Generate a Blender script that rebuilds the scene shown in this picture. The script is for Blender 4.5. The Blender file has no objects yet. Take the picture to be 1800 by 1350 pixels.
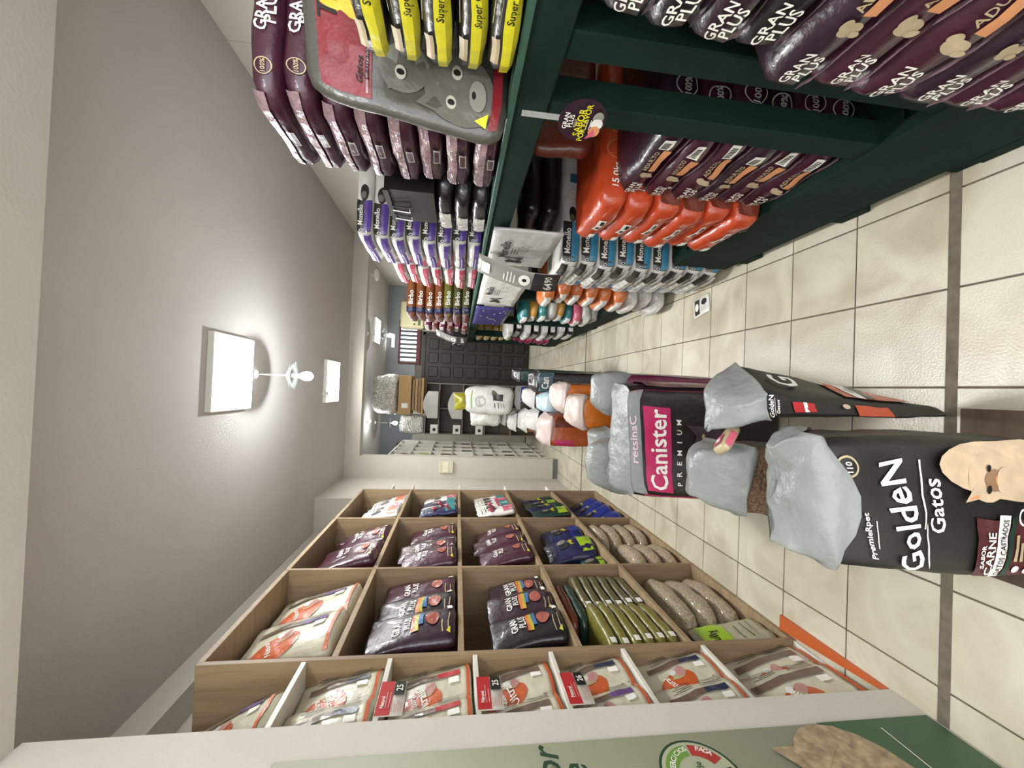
import bpy, math, random
from math import sin, cos, pi, radians, sqrt
from mathutils import Vector, Matrix, noise
random.seed(7)
C = bpy.context.scene.collection
H0 = 1.5

# ---------------------------------------------------------------- camera
cam_d = bpy.data.cameras.new('camera'); cam = bpy.data.objects.new('camera', cam_d); C.objects.link(cam)
PT, YW, RL = .1304, .01548, -.04199
Fv = Vector((sin(YW)*cos(PT), cos(YW)*cos(PT), -sin(PT)))
rv = Vector((cos(YW), -sin(YW), 0)); dv = Fv.cross(rv)
r2 = cos(RL)*rv + sin(RL)*dv; d2 = -sin(RL)*rv + cos(RL)*dv
M = Matrix((d2, r2, -Fv)).transposed().to_4x4(); M.translation = (0, 0, H0)
cam.matrix_world = M
cam_d.sensor_width = 36; cam_d.lens = 728.67/1800*36; cam_d.clip_start = .02
bpy.context.scene.camera = cam

# ---------------------------------------------------------------- world, light, exposure
w = bpy.data.worlds.new('world'); bpy.context.scene.world = w; w.use_nodes = True
w.node_tree.nodes['Background'].inputs[0].default_value = (.95, .97, 1, 1)   # added fill light, let in where the near wall is left out
w.node_tree.nodes['Background'].inputs[1].default_value = 2.4
vs = bpy.context.scene.view_settings
vs.view_transform = 'Standard'; vs.look = 'None'; vs.gamma = 1; vs.exposure = 0.75; vs.use_curve_mapping = False
def area(name, loc, sx, sy, power, col=(1, 1, .97), rot=(0, 0, 0)):
    l = bpy.data.lights.new(name, 'AREA'); l.shape = 'RECTANGLE'; l.size = sx; l.size_y = sy
    l.energy = power; l.color = col
    o = bpy.data.objects.new(name, l); o.location = loc; o.rotation_euler = rot; C.objects.link(o); return o
def point(name, loc, power, r=.04, col=(.93, .98, 1)):
    l = bpy.data.lights.new(name, 'POINT'); l.energy = power; l.shadow_soft_size = r; l.color = col
    o = bpy.data.objects.new(name, l); o.location = loc; C.objects.link(o); return o
area('panel_light', (.04, 2.95, 2.955), .45, .45, 26)
area('panel_light', (.02, 5.15, 2.955), .45, .45, 21)
area('panel_light', (.97, 7.7, 2.955), .4, .45, 12)
area('panel_light', (.0, -.6, 2.9), .45, .45, 3, (1, .96, .9))   # added fill light behind the viewer, from no visible lamp
point('bulb_light', (.045, 3.3, 2.60), 40)
point('bulb_light', (.82, 7.0, 2.59), 9)
point('bulb_light', (-.70, 8.0, 2.61), 7)
point('bulb_light', (.05, -.2, 2.6), 28)   # unseen bulb added behind the viewer to brighten the ceiling
point('bulb_light', (-.62, 7.31, 2.90), 4)

# ---------------------------------------------------------------- materials
def srgb(h):
    h = h.lstrip('#'); v = [int(h[i:i+2], 16)/255 for i in (0, 2, 4)]
    return tuple(x/12.92 if x <= .04045 else ((x+.055)/1.055)**2.4 for x in v)+(1,)
MATS = {}
def mat(name, col, rough=.5, spec=.5, metal=0, vary=.06, scale=9, bump=0, bscale=40, emit=0, alpha=1, trans=0, coat=0):
    if name in MATS: return MATS[name]
    m = bpy.data.materials.new(name); m.use_nodes = True; nt = m.node_tree; N = nt.nodes; b = N['Principled BSDF']
    c = srgb(col) if isinstance(col, str) else col
    b.inputs['Roughness'].default_value = rough; b.inputs['Specular IOR Level'].default_value = spec
    b.inputs['Metallic'].default_value = metal; b.inputs['Alpha'].default_value = alpha
    b.inputs['Transmission Weight'].default_value = trans; b.inputs['Coat Weight'].default_value = coat
    tc = N.new('ShaderNodeTexCoord')
    if vary:
        n = N.new('ShaderNodeTexNoise'); n.inputs['Scale'].default_value = scale; n.inputs['Detail'].default_value = 4
        nt.links.new(tc.outputs['Object'], n.inputs['Vector'])
        r = N.new('ShaderNodeValToRGB'); r.color_ramp.elements[0].position = .3; r.color_ramp.elements[1].position = .7
        r.color_ramp.elements[0].color = tuple(x*(1-vary) for x in c[:3])+(1,)
        r.color_ramp.elements[1].color = tuple(min(1, x*(1+vary)) for x in c[:3])+(1,)
        nt.links.new(n.outputs['Fac'], r.inputs['Fac']); nt.links.new(r.outputs['Color'], b.inputs['Base Color'])
    else: b.inputs['Base Color'].default_value = c
    if bump:
        n2 = N.new('ShaderNodeTexNoise'); n2.inputs['Scale'].default_value = bscale; n2.inputs['Detail'].default_value = 5
        nt.links.new(tc.outputs['Object'], n2.inputs['Vector'])
        bp = N.new('ShaderNodeBump'); bp.inputs['Strength'].default_value = bump; bp.inputs['Distance'].default_value = .02
        nt.links.new(n2.outputs['Fac'], bp.inputs['Height']); nt.links.new(bp.outputs['Normal'], b.inputs['Normal'])
    if emit:
        b.inputs['Emission Color'].default_value = c; b.inputs['Emission Strength'].default_value = emit
    MATS[name] = m; return m
def wood(name, c1, c2, rough=.55, axis=(1, 12, 12)):
    m = mat(name, c1, rough, vary=0); nt = m.node_tree; N = nt.nodes; b = N['Principled BSDF']
    tc = N.new('ShaderNodeTexCoord'); mp = N.new('ShaderNodeMapping'); mp.inputs['Scale'].default_value = axis
    n = N.new('ShaderNodeTexNoise'); n.inputs['Scale'].default_value = 2.5; n.inputs['Detail'].default_value = 8; n.inputs['Distortion'].default_value = .8
    r = N.new('ShaderNodeValToRGB'); r.color_ramp.elements[0].color = srgb(c1); r.color_ramp.elements[1].color = srgb(c2)
    r.color_ramp.elements[0].position = .35; r.color_ramp.elements[1].position = .65
    nt.links.new(tc.outputs['Object'], mp.inputs[0]); nt.links.new(mp.outputs[0], n.inputs['Vector'])
    nt.links.new(n.outputs['Fac'], r.inputs['Fac']); nt.links.new(r.outputs['Color'], b.inputs['Base Color'])
    return m
PLASTER = mat('plaster', '#c6c1b6', .85, .2, vary=.03, scale=3, bump=.12, bscale=60)
PLASTER2 = mat('white_plaster', '#c8c3b9', .8, .2, vary=.03, scale=5, bump=.08, bscale=90)
CEIL = mat('ceiling_paint', '#c3bebb', .9, .15, vary=.03, scale=2, bump=.08, bscale=80)
GROUT = mat('grout', '#6f675a', .95, .1, vary=.2, scale=30)
WGROUT = mat('wall_grout', '#77736a', .95, .1, vary=.1)
WTILE = mat('wall_tile', '#cfcabf', .28, .5, vary=.03, scale=3)
def floor_tile_mat():
    m = mat('floor_tile', '#c9c1ae', .3, .45, vary=0); nt = m.node_tree; N = nt.nodes; b = N['Principled BSDF']
    g = N.new('ShaderNodeNewGeometry')
    a = N.new('ShaderNodeTexNoise'); a.inputs['Scale'].default_value = 3.2; a.inputs['Detail'].default_value = 7; a.inputs['Distortion'].default_value = 1.2
    r = N.new('ShaderNodeValToRGB'); e = r.color_ramp.elements
    e[0].color = srgb('#b4ab94'); e[0].position = .3; e[1].color = srgb('#d1ccb9'); e[1].position = .62
    f = N.new('ShaderNodeTexNoise'); f.inputs['Scale'].default_value = 140; f.inputs['Detail'].default_value = 2
    bp = N.new('ShaderNodeBump'); bp.inputs['Strength'].default_value = .22; bp.inputs['Distance'].default_value = .004
    oi = N.new('ShaderNodeObjectInfo'); hs = N.new('ShaderNodeHueSaturation'); mr = N.new('ShaderNodeMapRange')
    mr.inputs[3].default_value = .94; mr.inputs[4].default_value = 1.05
    L = nt.links.new
    L(g.outputs['Position'], a.inputs['Vector']); L(a.outputs['Fac'], r.inputs['Fac']); L(r.outputs['Color'], hs.inputs['Color'])
    L(oi.outputs['Random'], mr.inputs[0]); L(mr.outputs[0], hs.inputs['Value']); L(hs.outputs[0], b.inputs['Base Color'])
    L(g.outputs['Position'], f.inputs['Vector']); L(f.outputs['Fac'], bp.inputs['Height']); L(bp.outputs[0], b.inputs['Normal'])
    return m
FTILE = floor_tile_mat()
OAK = wood('oak_board', '#8c765b', '#a18b6b'); OAKV = wood('oak_panel', '#866f55', '#9a8465', axis=(12, 12, 1))
DARKDOOR = wood('dark_door_wood', '#241b15', '#2e231c', .45, (10, 10, 1))
GREEN = mat('green_paint', '#12251d', .75, .15, vary=.18, scale=6, bump=.1, bscale=30)
GREENL = mat('green_paint_pale', '#35584a', .5, .5, vary=.15, scale=14)  # paler green for the top edge of the front beam
WHITE = mat('white_melamine', '#dedbd0', .4); WHITE2 = mat('white_paint', '#e2e0d8', .5, vary=.02)
INK = mat('black_ink', '#16140f', .5, vary=0); WINK = mat('white_ink', '#eceae2', .45, vary=0)
def foil(name, col, rough=.34, **k):
    return mat('film_'+name, col, rough, .6, vary=k.pop('vary', .12), scale=14, bump=k.pop('bump', .55), bscale=k.pop('bscale', 11), coat=.2, **k)
MAROON = foil('maroon', '#40192a'); PLUM = foil('plum', '#2d1826'); NIGHT = foil('night', '#191418')
GREY = foil('dark_grey', '#2c2b29'); CATGREY = foil('cat_grey', '#4c4b44'); YEL = foil('yellow', '#d8cf28'); REDF = foil('red', '#7c2027')
SILV = foil('silver', '#c9c6c1', .22, vary=.35, bump=.7, bscale=26); PINKFOIL = foil('pink_foil', '#9b7f84', .22, vary=.45, bump=.7, bscale=30)
WHT = foil('white', '#dcdad4', .35); LGREY = foil('light_grey', '#b4b3b0', .4); ORG = foil('orange', '#b5411f'); ORG2 = foil('bright_orange', '#d6761e')
BRN = foil('brown', '#6a2d1c'); BRN2 = foil('chestnut', '#7d4524'); OLV = foil('olive', '#716b2c'); OLV2 = foil('dull_olive', '#57512f')
PURP = foil('purple', '#5b4191'); NAVY = foil('navy', '#1d2148'); BLUE = foil('sea_blue', '#3f86a8'); ROYAL = foil('royal', '#23307f')
TEAL = foil('teal', '#2e7f80'); PINK = foil('pink', '#c35a70'); HOT = foil('magenta', '#c02c66'); WINE = foil('wine', '#6e2347')
CREAM = foil('cream', '#c9c4ad', .4); PEEL = foil('peel_orange', '#c1592a', .4); LBRN = foil('label_brown', '#6a5648', .4); LPUR = foil('label_purple', '#5d3f78', .4)
LNAV = foil('label_navy', '#1f2a46', .4); TAN = foil('tan', '#b3a27f', .5); GOLD = foil('gold', '#b7953e'); DGRN = foil('dark_green', '#17352a'); LIME = foil('lime', '#93b52a')
LBLUE = foil('pale_blue', '#a9c4cd'); DTEAL = foil('slate_teal', '#3d5d69')
BLK = mat('black_plastic', '#131211', .35, .5, vary=.1); KRAFT = mat('kraft', '#a98a5c', .7, vary=.1, bump=.1); CARD = mat('cardboard', '#8d7257', .8, vary=.12)
LINE = mat('lining', '#878a87', .4, .5, vary=.05, scale=8, bump=.7, bscale=13)
WLIN = mat('white_lining', '#b4b3b0', .45, .4, vary=.05, scale=8, bump=.6, bscale=20)
PLINE = mat('pink_lining', '#b3a29b', .42, .5, vary=.05, scale=8, bump=.3, bscale=18)
KIB = mat('kibble', '#7b6350', .8, .2, vary=.5, scale=120, bump=.8, bscale=110)
HAY = mat('hay_pellet', '#a3937a', .5, .4, vary=.35, scale=90, bump=.6, bscale=90, coat=.5)
PEACH = mat('peach_ink', '#c98a5e', .5, vary=.1); BEIGE = mat('beige_ink', '#b3a284', .5, vary=.2, scale=30); RED = mat('red_ink', '#b3272b', .4, vary=.05)
CLEAR = mat('clear_film', '#cfd0cc', .15, .6, vary=0, alpha=.35); METAL = mat('steel', '#b5b7b5', .3, .5, metal=.9, vary=.05)
LAMP = mat('lamp_panel', '#ffffff', .5, vary=0, emit=6); BULB = mat('bulb_glass', '#f4fbff', .3, vary=0, emit=12)
DAY = mat('daylight_pane', '#f2f6ff', .3, vary=0, emit=1.3)

# ---------------------------------------------------------------- mesh helpers
def link(o, parent=None):
    C.objects.link(o)
    if parent: o.parent = parent
    return o
def mk(name, V, F, mats, fm=None, smooth=False):
    me = bpy.data.meshes.new(name); me.from_pydata([tuple(v) for v in V], [], F)
    for m in (mats if isinstance(mats, (list, tuple)) else [mats]): me.materials.append(m)
    if fm: me.polygons.foreach_set('material_index', fm)
    if smooth: me.polygons.foreach_set('use_smooth', [True]*len(me.polygons))
    me.update(); return me
def obj(name, me, parent=None, loc=(0, 0, 0), rz=0, rx=0, ry=0):
    o = bpy.data.objects.new(name, me); link(o, parent); o.location = loc; o.rotation_euler = (rx, ry, rz); return o
def tag(o, label, cat, group=None):
    o['label'] = label; o['category'] = cat
    if group: o['group'] = group
    return o
def empty(name, loc, label=None, cat=None, group=None, rz=0):
    o = bpy.data.objects.new(name, None); link(o); o.location = loc; o.rotation_euler = (0, 0, rz); o.empty_display_size = .05
    if label: tag(o, label, cat, group)
    return o
class MB:
    def __init__(s): s.V = []; s.F = []; s.m = []; s.mats = []
    def mi(s, m):
        if m not in s.mats: s.mats.append(m)
        return s.mats.index(m)
    def add(s, V, F, m):
        k = len(s.V); s.V += [tuple(v) for v in V]; s.F += [tuple(i+k for i in f) for f in F]; s.m += [s.mi(m)]*len(F); return s
    def box(s, x0, x1, y0, y1, z0, z1, m, b=0):
        if not b:
            V = [(x, y, z) for x in (x0, x1) for y in (y0, y1) for z in (z0, z1)]
            return s.add(V, [(0, 1, 3, 2), (4, 6, 7, 5), (0, 4, 5, 1), (2, 3, 7, 6), (0, 2, 6, 4), (1, 5, 7, 3)], m)
        V = []; 
        for sx in (0, 1):
            for sy in (0, 1):
                for sz in (0, 1):
                    X, Y, Z = (x0, x1)[sx], (y0, y1)[sy], (z0, z1)[sz]
                    ix, iy, iz = (b, -b)[sx], (b, -b)[sy], (b, -b)[sz]
                    V += [(X, Y+iy, Z+iz), (X+ix, Y, Z+iz), (X+ix, Y+iy, Z)]
        def i(a, c, d, k): return (a*4+c*2+d)*3+k
        F = []
        for a in (0, 1):
            q = [i(a, 0, 0, 0), i(a, 0, 1, 0), i(a, 1, 1, 0), i(a, 1, 0, 0)]; F.append(q if a == 0 else q[::-1])
            q = [i(0, a, 0, 1), i(1, a, 0, 1), i(1, a, 1, 1), i(0, a, 1, 1)]; F.append(q if a == 0 else q[::-1])
            q = [i(0, 0, a, 2), i(0, 1, a, 2), i(1, 1, a, 2), i(1, 0, a, 2)]; F.append(q if a == 0 else q[::-1])
        for a in (0, 1):
            for c in (0, 1):
                F.append([i(a, c, 0, 0), i(a, c, 1, 0), i(a, c, 1, 1), i(a, c, 0, 1)])
                F.append([i(a, 0, c, 0), i(a, 1, c, 0), i(a, 1, c, 2), i(a, 0, c, 2)])
                F.append([i(0, a, c, 1), i(1, a, c, 1), i(1, a, c, 2), i(0, a, c, 2)])
        for a in (0, 1):
            for c in (0, 1):
                for d in (0, 1): F.append([i(a, c, d, 0), i(a, c, d, 1), i(a, c, d, 2)])
        return s.add(V, F, m)
    def tube(s, p, q, r, m, n=10, r1=None):
        p, q = Vector(p), Vector(q); d = (q-p).normalized(); a = d.orthogonal().normalized(); b = d.cross(a)
        r1 = r if r1 is None else r1
        V = [p+(a*cos(2*pi*i/n)+b*sin(2*pi*i/n))*r for i in range(n)]+[q+(a*cos(2*pi*i/n)+b*sin(2*pi*i/n))*r1 for i in range(n)]
        F = [(i, (i+1) % n, n+(i+1) % n, n+i) for i in range(n)]+[tuple(range(n))[::-1], tuple(range(n, 2*n))]
        return s.add(V, F, m)
    def lathe(s, prof, c, m, n=20):
        V = [(c[0]+r*cos(2*pi*i/n), c[1]+r*sin(2*pi*i/n), c[2]+z) for r, z in prof for i in range(n)]
        F = [(j*n+i, j*n+(i+1) % n, (j+1)*n+(i+1) % n, (j+1)*n+i) for j in range(len(prof)-1) for i in range(n)]
        return s.add(V, F, m)
    def mesh(s, name, smooth=False): return mk(name, s.V, s.F, s.mats, s.m, smooth)
    def o(s, name, parent=None, smooth=False, loc=(0, 0, 0), **k): return obj(name, s.mesh(name, smooth), parent, loc, **k)
def box(name, x0, x1, y0, y1, z0, z1, m, parent=None, b=0, structure=False):
    cx, cy = (x0+x1)/2, (y0+y1)/2
    o = MB().box(x0-cx, x1-cx, y0-cy, y1-cy, 0, z1-z0, m, b).o(name, parent, loc=(cx, cy, z0))
    if structure: o['kind'] = 'structure'
    return o
_txt = {}
def text_mesh(s):
    if s in _txt: return _txt[s]
    cu = bpy.data.curves.new('t', 'FONT'); cu.body = s; cu.resolution_u = 2; cu.size = 1
    cu.offset = .015
    o = bpy.data.objects.new('t', cu); C.objects.link(o)
    me = bpy.data.meshes.new_from_object(o.evaluated_get(bpy.context.evaluated_depsgraph_get()))
    V = [(v.co.x, v.co.y) for v in me.vertices]; F = [tuple(p.vertices) for p in me.polygons]
    bpy.data.objects.remove(o); bpy.data.curves.remove(cu); bpy.data.meshes.remove(me)
    xs = [v[0] for v in V] or [0]; ys = [v[1] for v in V] or [0]
    x0, x1, y0, y1 = min(xs), max(xs), min(ys), max(ys); h = y1-y0 or 1
    V = [((x-(x0+x1)/2)/h, (y-(y0+y1)/2)/h) for x, y in V]
    _txt[s] = (V, F, (x1-x0)/h); return _txt[s]
FACE = {'-x': ((-1, 0, 0), (0, -1, 0)), '+x': ((1, 0, 0), (0, 1, 0)), '-y': ((0, -1, 0), (1, 0, 0)), '+y': ((0, 1, 0), (-1, 0, 0)), '+z': ((0, 0, 1), (1, 0, 0))}
class Body:
    """A rounded bag shape: fn maps cube coordinates s in [-1,1]^3 to space; prints use the same map a hair proud."""
    def __init__(s, dims, fn, n=(10, 8, 4)): s.d = dims; s.fn = fn; s.n = n; s.pr = MB(); s.k = 0; s.vo = 0
    def shell(s, name, m, caps='xXyYzZ', fmat=None):
        nx, ny, nz = s.n; idx = {}; V = []; F = []; fm = []; mats = [m]
        def vid(a, b, c):
            k = (a, b, c)
            if k not in idx: idx[k] = len(V); V.append(s.fn((2*a/nx-1, 2*b/ny-1, 2*c/nz-1)))
            return idx[k]
        def q(P, side):
            F.append([vid(*p) for p in P]); k = 0
            if fmat:
                mm = fmat(side, tuple(sum(p[i] for p in P)/4*2/(nx, ny, nz)[i]-1 for i in range(3)))
                if mm:
                    if mm not in mats: mats.append(mm)
                    k = mats.index(mm)
            fm.append(k)
        for a in range(nx):
            for b in range(ny):
                if 'z' in caps: q([(a, b, 0), (a, b+1, 0), (a+1, b+1, 0), (a+1, b, 0)], '-z')
                if 'Z' in caps: q([(a, b, nz), (a+1, b, nz), (a+1, b+1, nz), (a, b+1, nz)], '+z')
        for a in range(nx):
            for c in range(nz):
                q([(a, 0, c), (a+1, 0, c), (a+1, 0, c+1), (a, 0, c+1)], '-y'); q([(a, ny, c), (a, ny, c+1), (a+1, ny, c+1), (a+1, ny, c)], '+y')
        for b in range(ny):
            for c in range(nz):
                q([(0, b, c), (0, b, c+1), (0, b+1, c+1), (0, b+1, c)], '-x'); q([(nx, b, c), (nx, b+1, c), (nx, b+1, c+1), (nx, b, c+1)], '+x')
        return mk(name, V, F, mats, fm, True)
    def P(s, face, u, v, off=.0022):
        """u, v in -1..1 on the face as the viewer sees it"""
        n, r = Vector(FACE[face][0]), Vector(FACE[face][1]); up = n.cross(r)
        if face == '+z': up = Vector((0, 1, 0))
        v += s.vo if face == '-y' else 0; p = n+r*u+up*v
        a = Vector(s.fn(p)); b = Vector(s.fn(n*.97+r*u*.97+up*v*.97)); e = 1e-2
        t1 = Vector(s.fn(p+r*e))-a; t2 = Vector(s.fn(p+up*e))-a; nn = t1.cross(t2)
        if nn.length < 1e-12: nn = a-b
        nn.normalize()
        return a+nn*(off+.0004*s.k)
    def ext(s, face):
        d = s.d; return {'x': (d[1], d[2]), 'y': (d[0], d[2]), 'z': (d[0], d[1])}[face[1]]
    def rect(s, face, u0, u1, v0, v1, m, nu=5, nv=5, skew=0):
        s.k += 1
        V = [s.P(face, u0+(u1-u0)*i/nu+skew*j/nv, v0+(v1-v0)*j/nv) for j in range(nv+1) for i in range(nu+1)]
        s.pr.add(V, [(j*(nu+1)+i, j*(nu+1)+i+1, (j+1)*(nu+1)+i+1, (j+1)*(nu+1)+i) for j in range(nv) for i in range(nu)], m); return s
    def ell(s, face, u, v, ru, rv, m, n=18, rot=0, rings=2):
        """ru, rv in metres"""
        s.k += 1; w_, h_ = s.ext(face); V = [s.P(face, u, v)]
        for k in range(1, rings+1):
            for i in range(n):
                a = 2*pi*i/n; x, y = ru*cos(a)*k/rings, rv*sin(a)*k/rings
                x, y = x*cos(rot)-y*sin(rot), x*sin(rot)+y*cos(rot)
                V.append(s.P(face, u+2*x/w_, v+2*y/h_))
        F = [(0, 1+i, 1+(i+1) % n) for i in range(n)]
        for k in range(rings-1): F += [(1+k*n+i, 1+(k+1)*n+i, 1+(k+1)*n+(i+1) % n, 1+k*n+(i+1) % n) for i in range(n)]
        s.pr.add(V, F, m); return s
    def ring(s, face, u, v, r, m, wd=.003, n=20):
        s.k += 1; w_, h_ = s.ext(face)
        V = [s.P(face, u+2*q*cos(2*pi*i/n)/w_, v+2*q*sin(2*pi*i/n)/h_) for q in (r-wd, r) for i in range(n)]
        s.pr.add(V, [(i, n+i, n+(i+1) % n, (i+1) % n) for i in range(n)], m); return s
    def poly(s, face, pts, m):
        s.k += 1; s.pr.add([s.P(face, *p) for p in pts], [tuple(range(len(pts)))], m); return s
    def text(s, face, t, u, v, h, m, rot=0, wmax=None, shear=0):
        s.k += 1; w_, h_ = s.ext(face); V, F, asp = text_mesh(t); sx = h
        if wmax and asp*h > wmax: sx = wmax/asp
        out = []
        for x, y in V:
            x, y = x*sx+y*h*shear, y*h; x, y = x*cos(rot)-y*sin(rot), x*sin(rot)+y*cos(rot)
            out.append(s.P(face, u+2*x/w_, v+2*y/h_, .0042))
        s.pr.add(out, F, m); return s
    def lines(s, face, u0, u1, v0, v1, n, m):
        for i in range(n):
            v = v1-(v1-v0)*i/max(1, n-1); s.rect(face, u0, u0+(u1-u0)*random.uniform(.6, 1), v-.012, v+.012, m, 2, 1)
        return s
    def barcode(s, face, u0, u1, v0, v1):
        s.rect(face, u0, u1, v0, v1, WINK, 2, 2)
        for i in range(7):
            a = u0+(u1-u0)*(.1+.8*i/7); s.rect(face, a, a+(u1-u0)*.06, v0+(v1-v0)*.25, v0+(v1-v0)*.9, INK, 1, 1)
        return s
def rnd(s, p):
    r = (abs(s[0])**p+abs(s[1])**p+abs(s[2])**p)**(1/p); m = max(abs(s[0]), abs(s[1]), abs(s[2]), 1e-9)
    k = m/r; return s[0]*k, s[1]*k, s[2]*k
def lying(L, W, T, p=9, bulge=.12, amp=.005, seed=0, n=(10, 8, 4), pinch=.12):
    """a filled sack lying flat: length on x, width on y; -x end faces the aisle"""
    o = Vector((seed*7.3, seed*3.1, 1.7))
    def fn(s):
        x, y, z = rnd(s, p)
        t = 1+bulge*(1-min(1, x*x))*(1-min(1, y*y))-pinch*max(0, abs(x)-.75)*4
        q = Vector((x*L/2, y*W/2, z*T/2*t)); nz = noise.noise_vector(q*11+o)*amp+noise.noise_vector(q*30+o)*amp*.35
        return q+nz
    return Body((L, W, T), fn, n)
def pouch(W, T, H, seed=0, amp=.006, n=(8, 2, 10), fold=0, top=.06):
    """a stand-up pouch: front on -y, flat top seal"""
    o = Vector((seed*5.3, 2.2, seed*1.9))
    def fn(s):
        x, y, z = rnd(s, 14); v = (z+1)/2
        th = T*(top+(1-top)*(1-max(0, v)**2.4))*(1-.62*abs(x)**3)
        q = Vector((x*W/2*(1-.05*sin(pi*min(1, max(0, v)))), y*th/2+fold*max(0, v-.6)**2, v*H))
        return q+noise.noise_vector(q*14+o)*amp+noise.noise_vector(q*38+o)*amp*.35
    return Body((W, T, H), fn, n)
def warped(bot, top, zb, zt, p=7, amp=.006, seed=0, n=(10, 6, 12), bulge=.0):
    """an upright sack between a bottom and a top quadrilateral [(x,y)*4] ordered left-front, right-front, right-back, left-back"""
    cx = sum(q[0] for q in bot)/4; cy = sum(q[1] for q in bot)/4
    zt = zt if isinstance(zt, (list, tuple)) else [zt]*4; o = Vector((seed*5.3, 2.2, seed*1.9))
    def fn(s):
        x, y, z = rnd(s, p); k = 1+bulge*(1-z*z); x *= k; y *= k; v = (z+1)/2
        wts = [(1-x)*(1-y)/4, (1+x)*(1-y)/4, (1+x)*(1+y)/4, (1-x)*(1+y)/4]
        q = Vector((0, 0, 0))
        for i in range(4):
            B = Vector((bot[i][0], bot[i][1], zb)); T_ = Vector((top[i][0], top[i][1], zt[i])); q += wts[i]*B.lerp(T_, v)
        q -= Vector((cx, cy, zb))
        return q+noise.noise_vector(q*9+o)*amp+noise.noise_vector(q*26+o)*amp*.4
    W = (Vector(top[1])-Vector(top[0])).length; D = (Vector(top[2])-Vector(top[1])).length
    b = Body((W, D, max(zt)-zb), fn, n); b.base = (cx, cy, zb); return b
def spawn(name, parts, loc, label, cat, group=None, rz=0, rx=0, ry=0):
    """one thing: the first mesh is the thing, the rest are its parts (mesh data shared by alike copies)"""
    root = obj(name, parts[0][1], None, loc, rz, rx, ry); tag(root, label, cat, group)
    for nm, me in parts[1:]: obj(nm, me, root)
    return root
def kit(body, m, fmat=None, pname='print'):
    me = body.shell('bag', m, fmat=fmat); out = [('bag', me)]
    if body.pr.F: out.append((pname, body.pr.mesh(pname)))
    return out

# ================================================================ THE ROOM
W_ = .3065; X0 = .0628; Y0 = 1.0883
XL, XR, YB, YN, ZC = -1.82, 2.1, 8.9, -1.6, 3.0
fl = box('floor', XL-.1, XR+.1, YN, YB+.1, -.06, -.006, GROUT, structure=True)
tile_me = MB().box(-W_/2+.003, W_/2-.003, -W_/2+.003, W_/2-.003, 0, .006, FTILE, .0015).mesh('tile')
far = MB(); joints = {0: .02, 12: .03}
for j in range(-9, 27):
    for i in range(-6, 7):
        x = X0+(i+.5)*W_; y = Y0+(j+.5)*W_+.01
        if y > YB or x > XR or x < XL: continue
        if -1.4 < x < 1.05 and y > .35: obj('tile', tile_me, fl, (x-fl.location.x, y-fl.location.y, .054))
        else: far.box(x-W_/2+.003-fl.location.x, x+W_/2-.003-fl.location.x, y-W_/2+.003-fl.location.y, y+W_/2-.003-fl.location.y, .054, .06, FTILE)
fo = far.o('hidden_tile_field', fl); fo['kind'] = 'stuff'
for yj in (1.083, 4.78):
    g = box('joint_strip', XL, .75, yj-.015, yj+.015, -.01, .0012, GROUT); g.parent = fl; g.matrix_parent_inverse = Matrix.Translation(-fl.location)
box('ceiling', XL-.1, XR+.1, YN, YB+.1, ZC, ZC+.06, CEIL, structure=True)
wr = box('wall_right', XR, XR+.1, YN, YB, 0, ZC, WGROUT, structure=True)
wt = MB().box(-.006, .0, -.2035, .2035, .0015, .5885, WTILE, .0015).mesh('tile')
for i in range(18):
    for j in range(6):
        y = 1.93+.41*i+.205-.0; z = -.52+.59*j
        if y > YB-.1 or z+.59 > 3.03 or z < -.1: continue
        obj('tile', wt, wr, (-.05, y-wr.location.y, z))
wtb = MB().box(-.006, 0, -.2035, .2035, 0, .067, WTILE).mesh('tile')
for i in range(17): obj('tile', wtb, wr, (-.05, 1.93+.41*i+.205-wr.location.y, 0))
wl = box('wall_left', XL-.1, XL, YN, YB, 0, ZC, PLASTER, structure=True)
box('trim_1', XL, -1.65, 1.2, 5.85, 2.855, ZC, PLASTER2, structure=True)
box('trim_2', XL, XR, .75, 1.215, 2.575, ZC, PLASTER2, structure=True)
box('trim_3', XL, XR, 5.95, 6.1, 2.8, ZC, PLASTER2, structure=True)
col = box('wall_column', XL, -.96, .2, 1.236, 0, 2.575, PLASTER2, structure=True)
box('wall_pilaster', 1.8, XR, -.4, 1.88, 0, ZC, PLASTER2, structure=True)
stub = box('wall_stub', XL, -.985, 5.95, 6.1, 0, 2.8, PLASTER2, structure=True)
box('baseboard_stub', -1.27, -.982, 5.935, 5.95, 0, .07, mat('grey_skirting', '#6d6b66', .5), structure=True)
box('wall_return', XL, -1.268, 4.8, 5.95, 0, ZC, PLASTER2, structure=True)
wb = box('wall_back', XL, XR, YB, YB+.1, 0, ZC, WGROUT, structure=True)
bt = MB().box(-.1475, .1475, -.006, 0, .0015, .2985, WTILE, .001).mesh('tile')
for i in range(13):
    for j in range(8):
        x = -1.67+.3*i; z = .3*j
        if .1 < x+.15 and x-.15 < 1.13 and z < 2.22: continue
        obj('tile', bt, wb, (x-wb.location.x, -.05, z))
box('trim_4', XL, XR, YB-.02, YB, 2.4, ZC, mat('shaded_plaster', '#8f9396', .8, vary=.04), structure=True)
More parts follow.
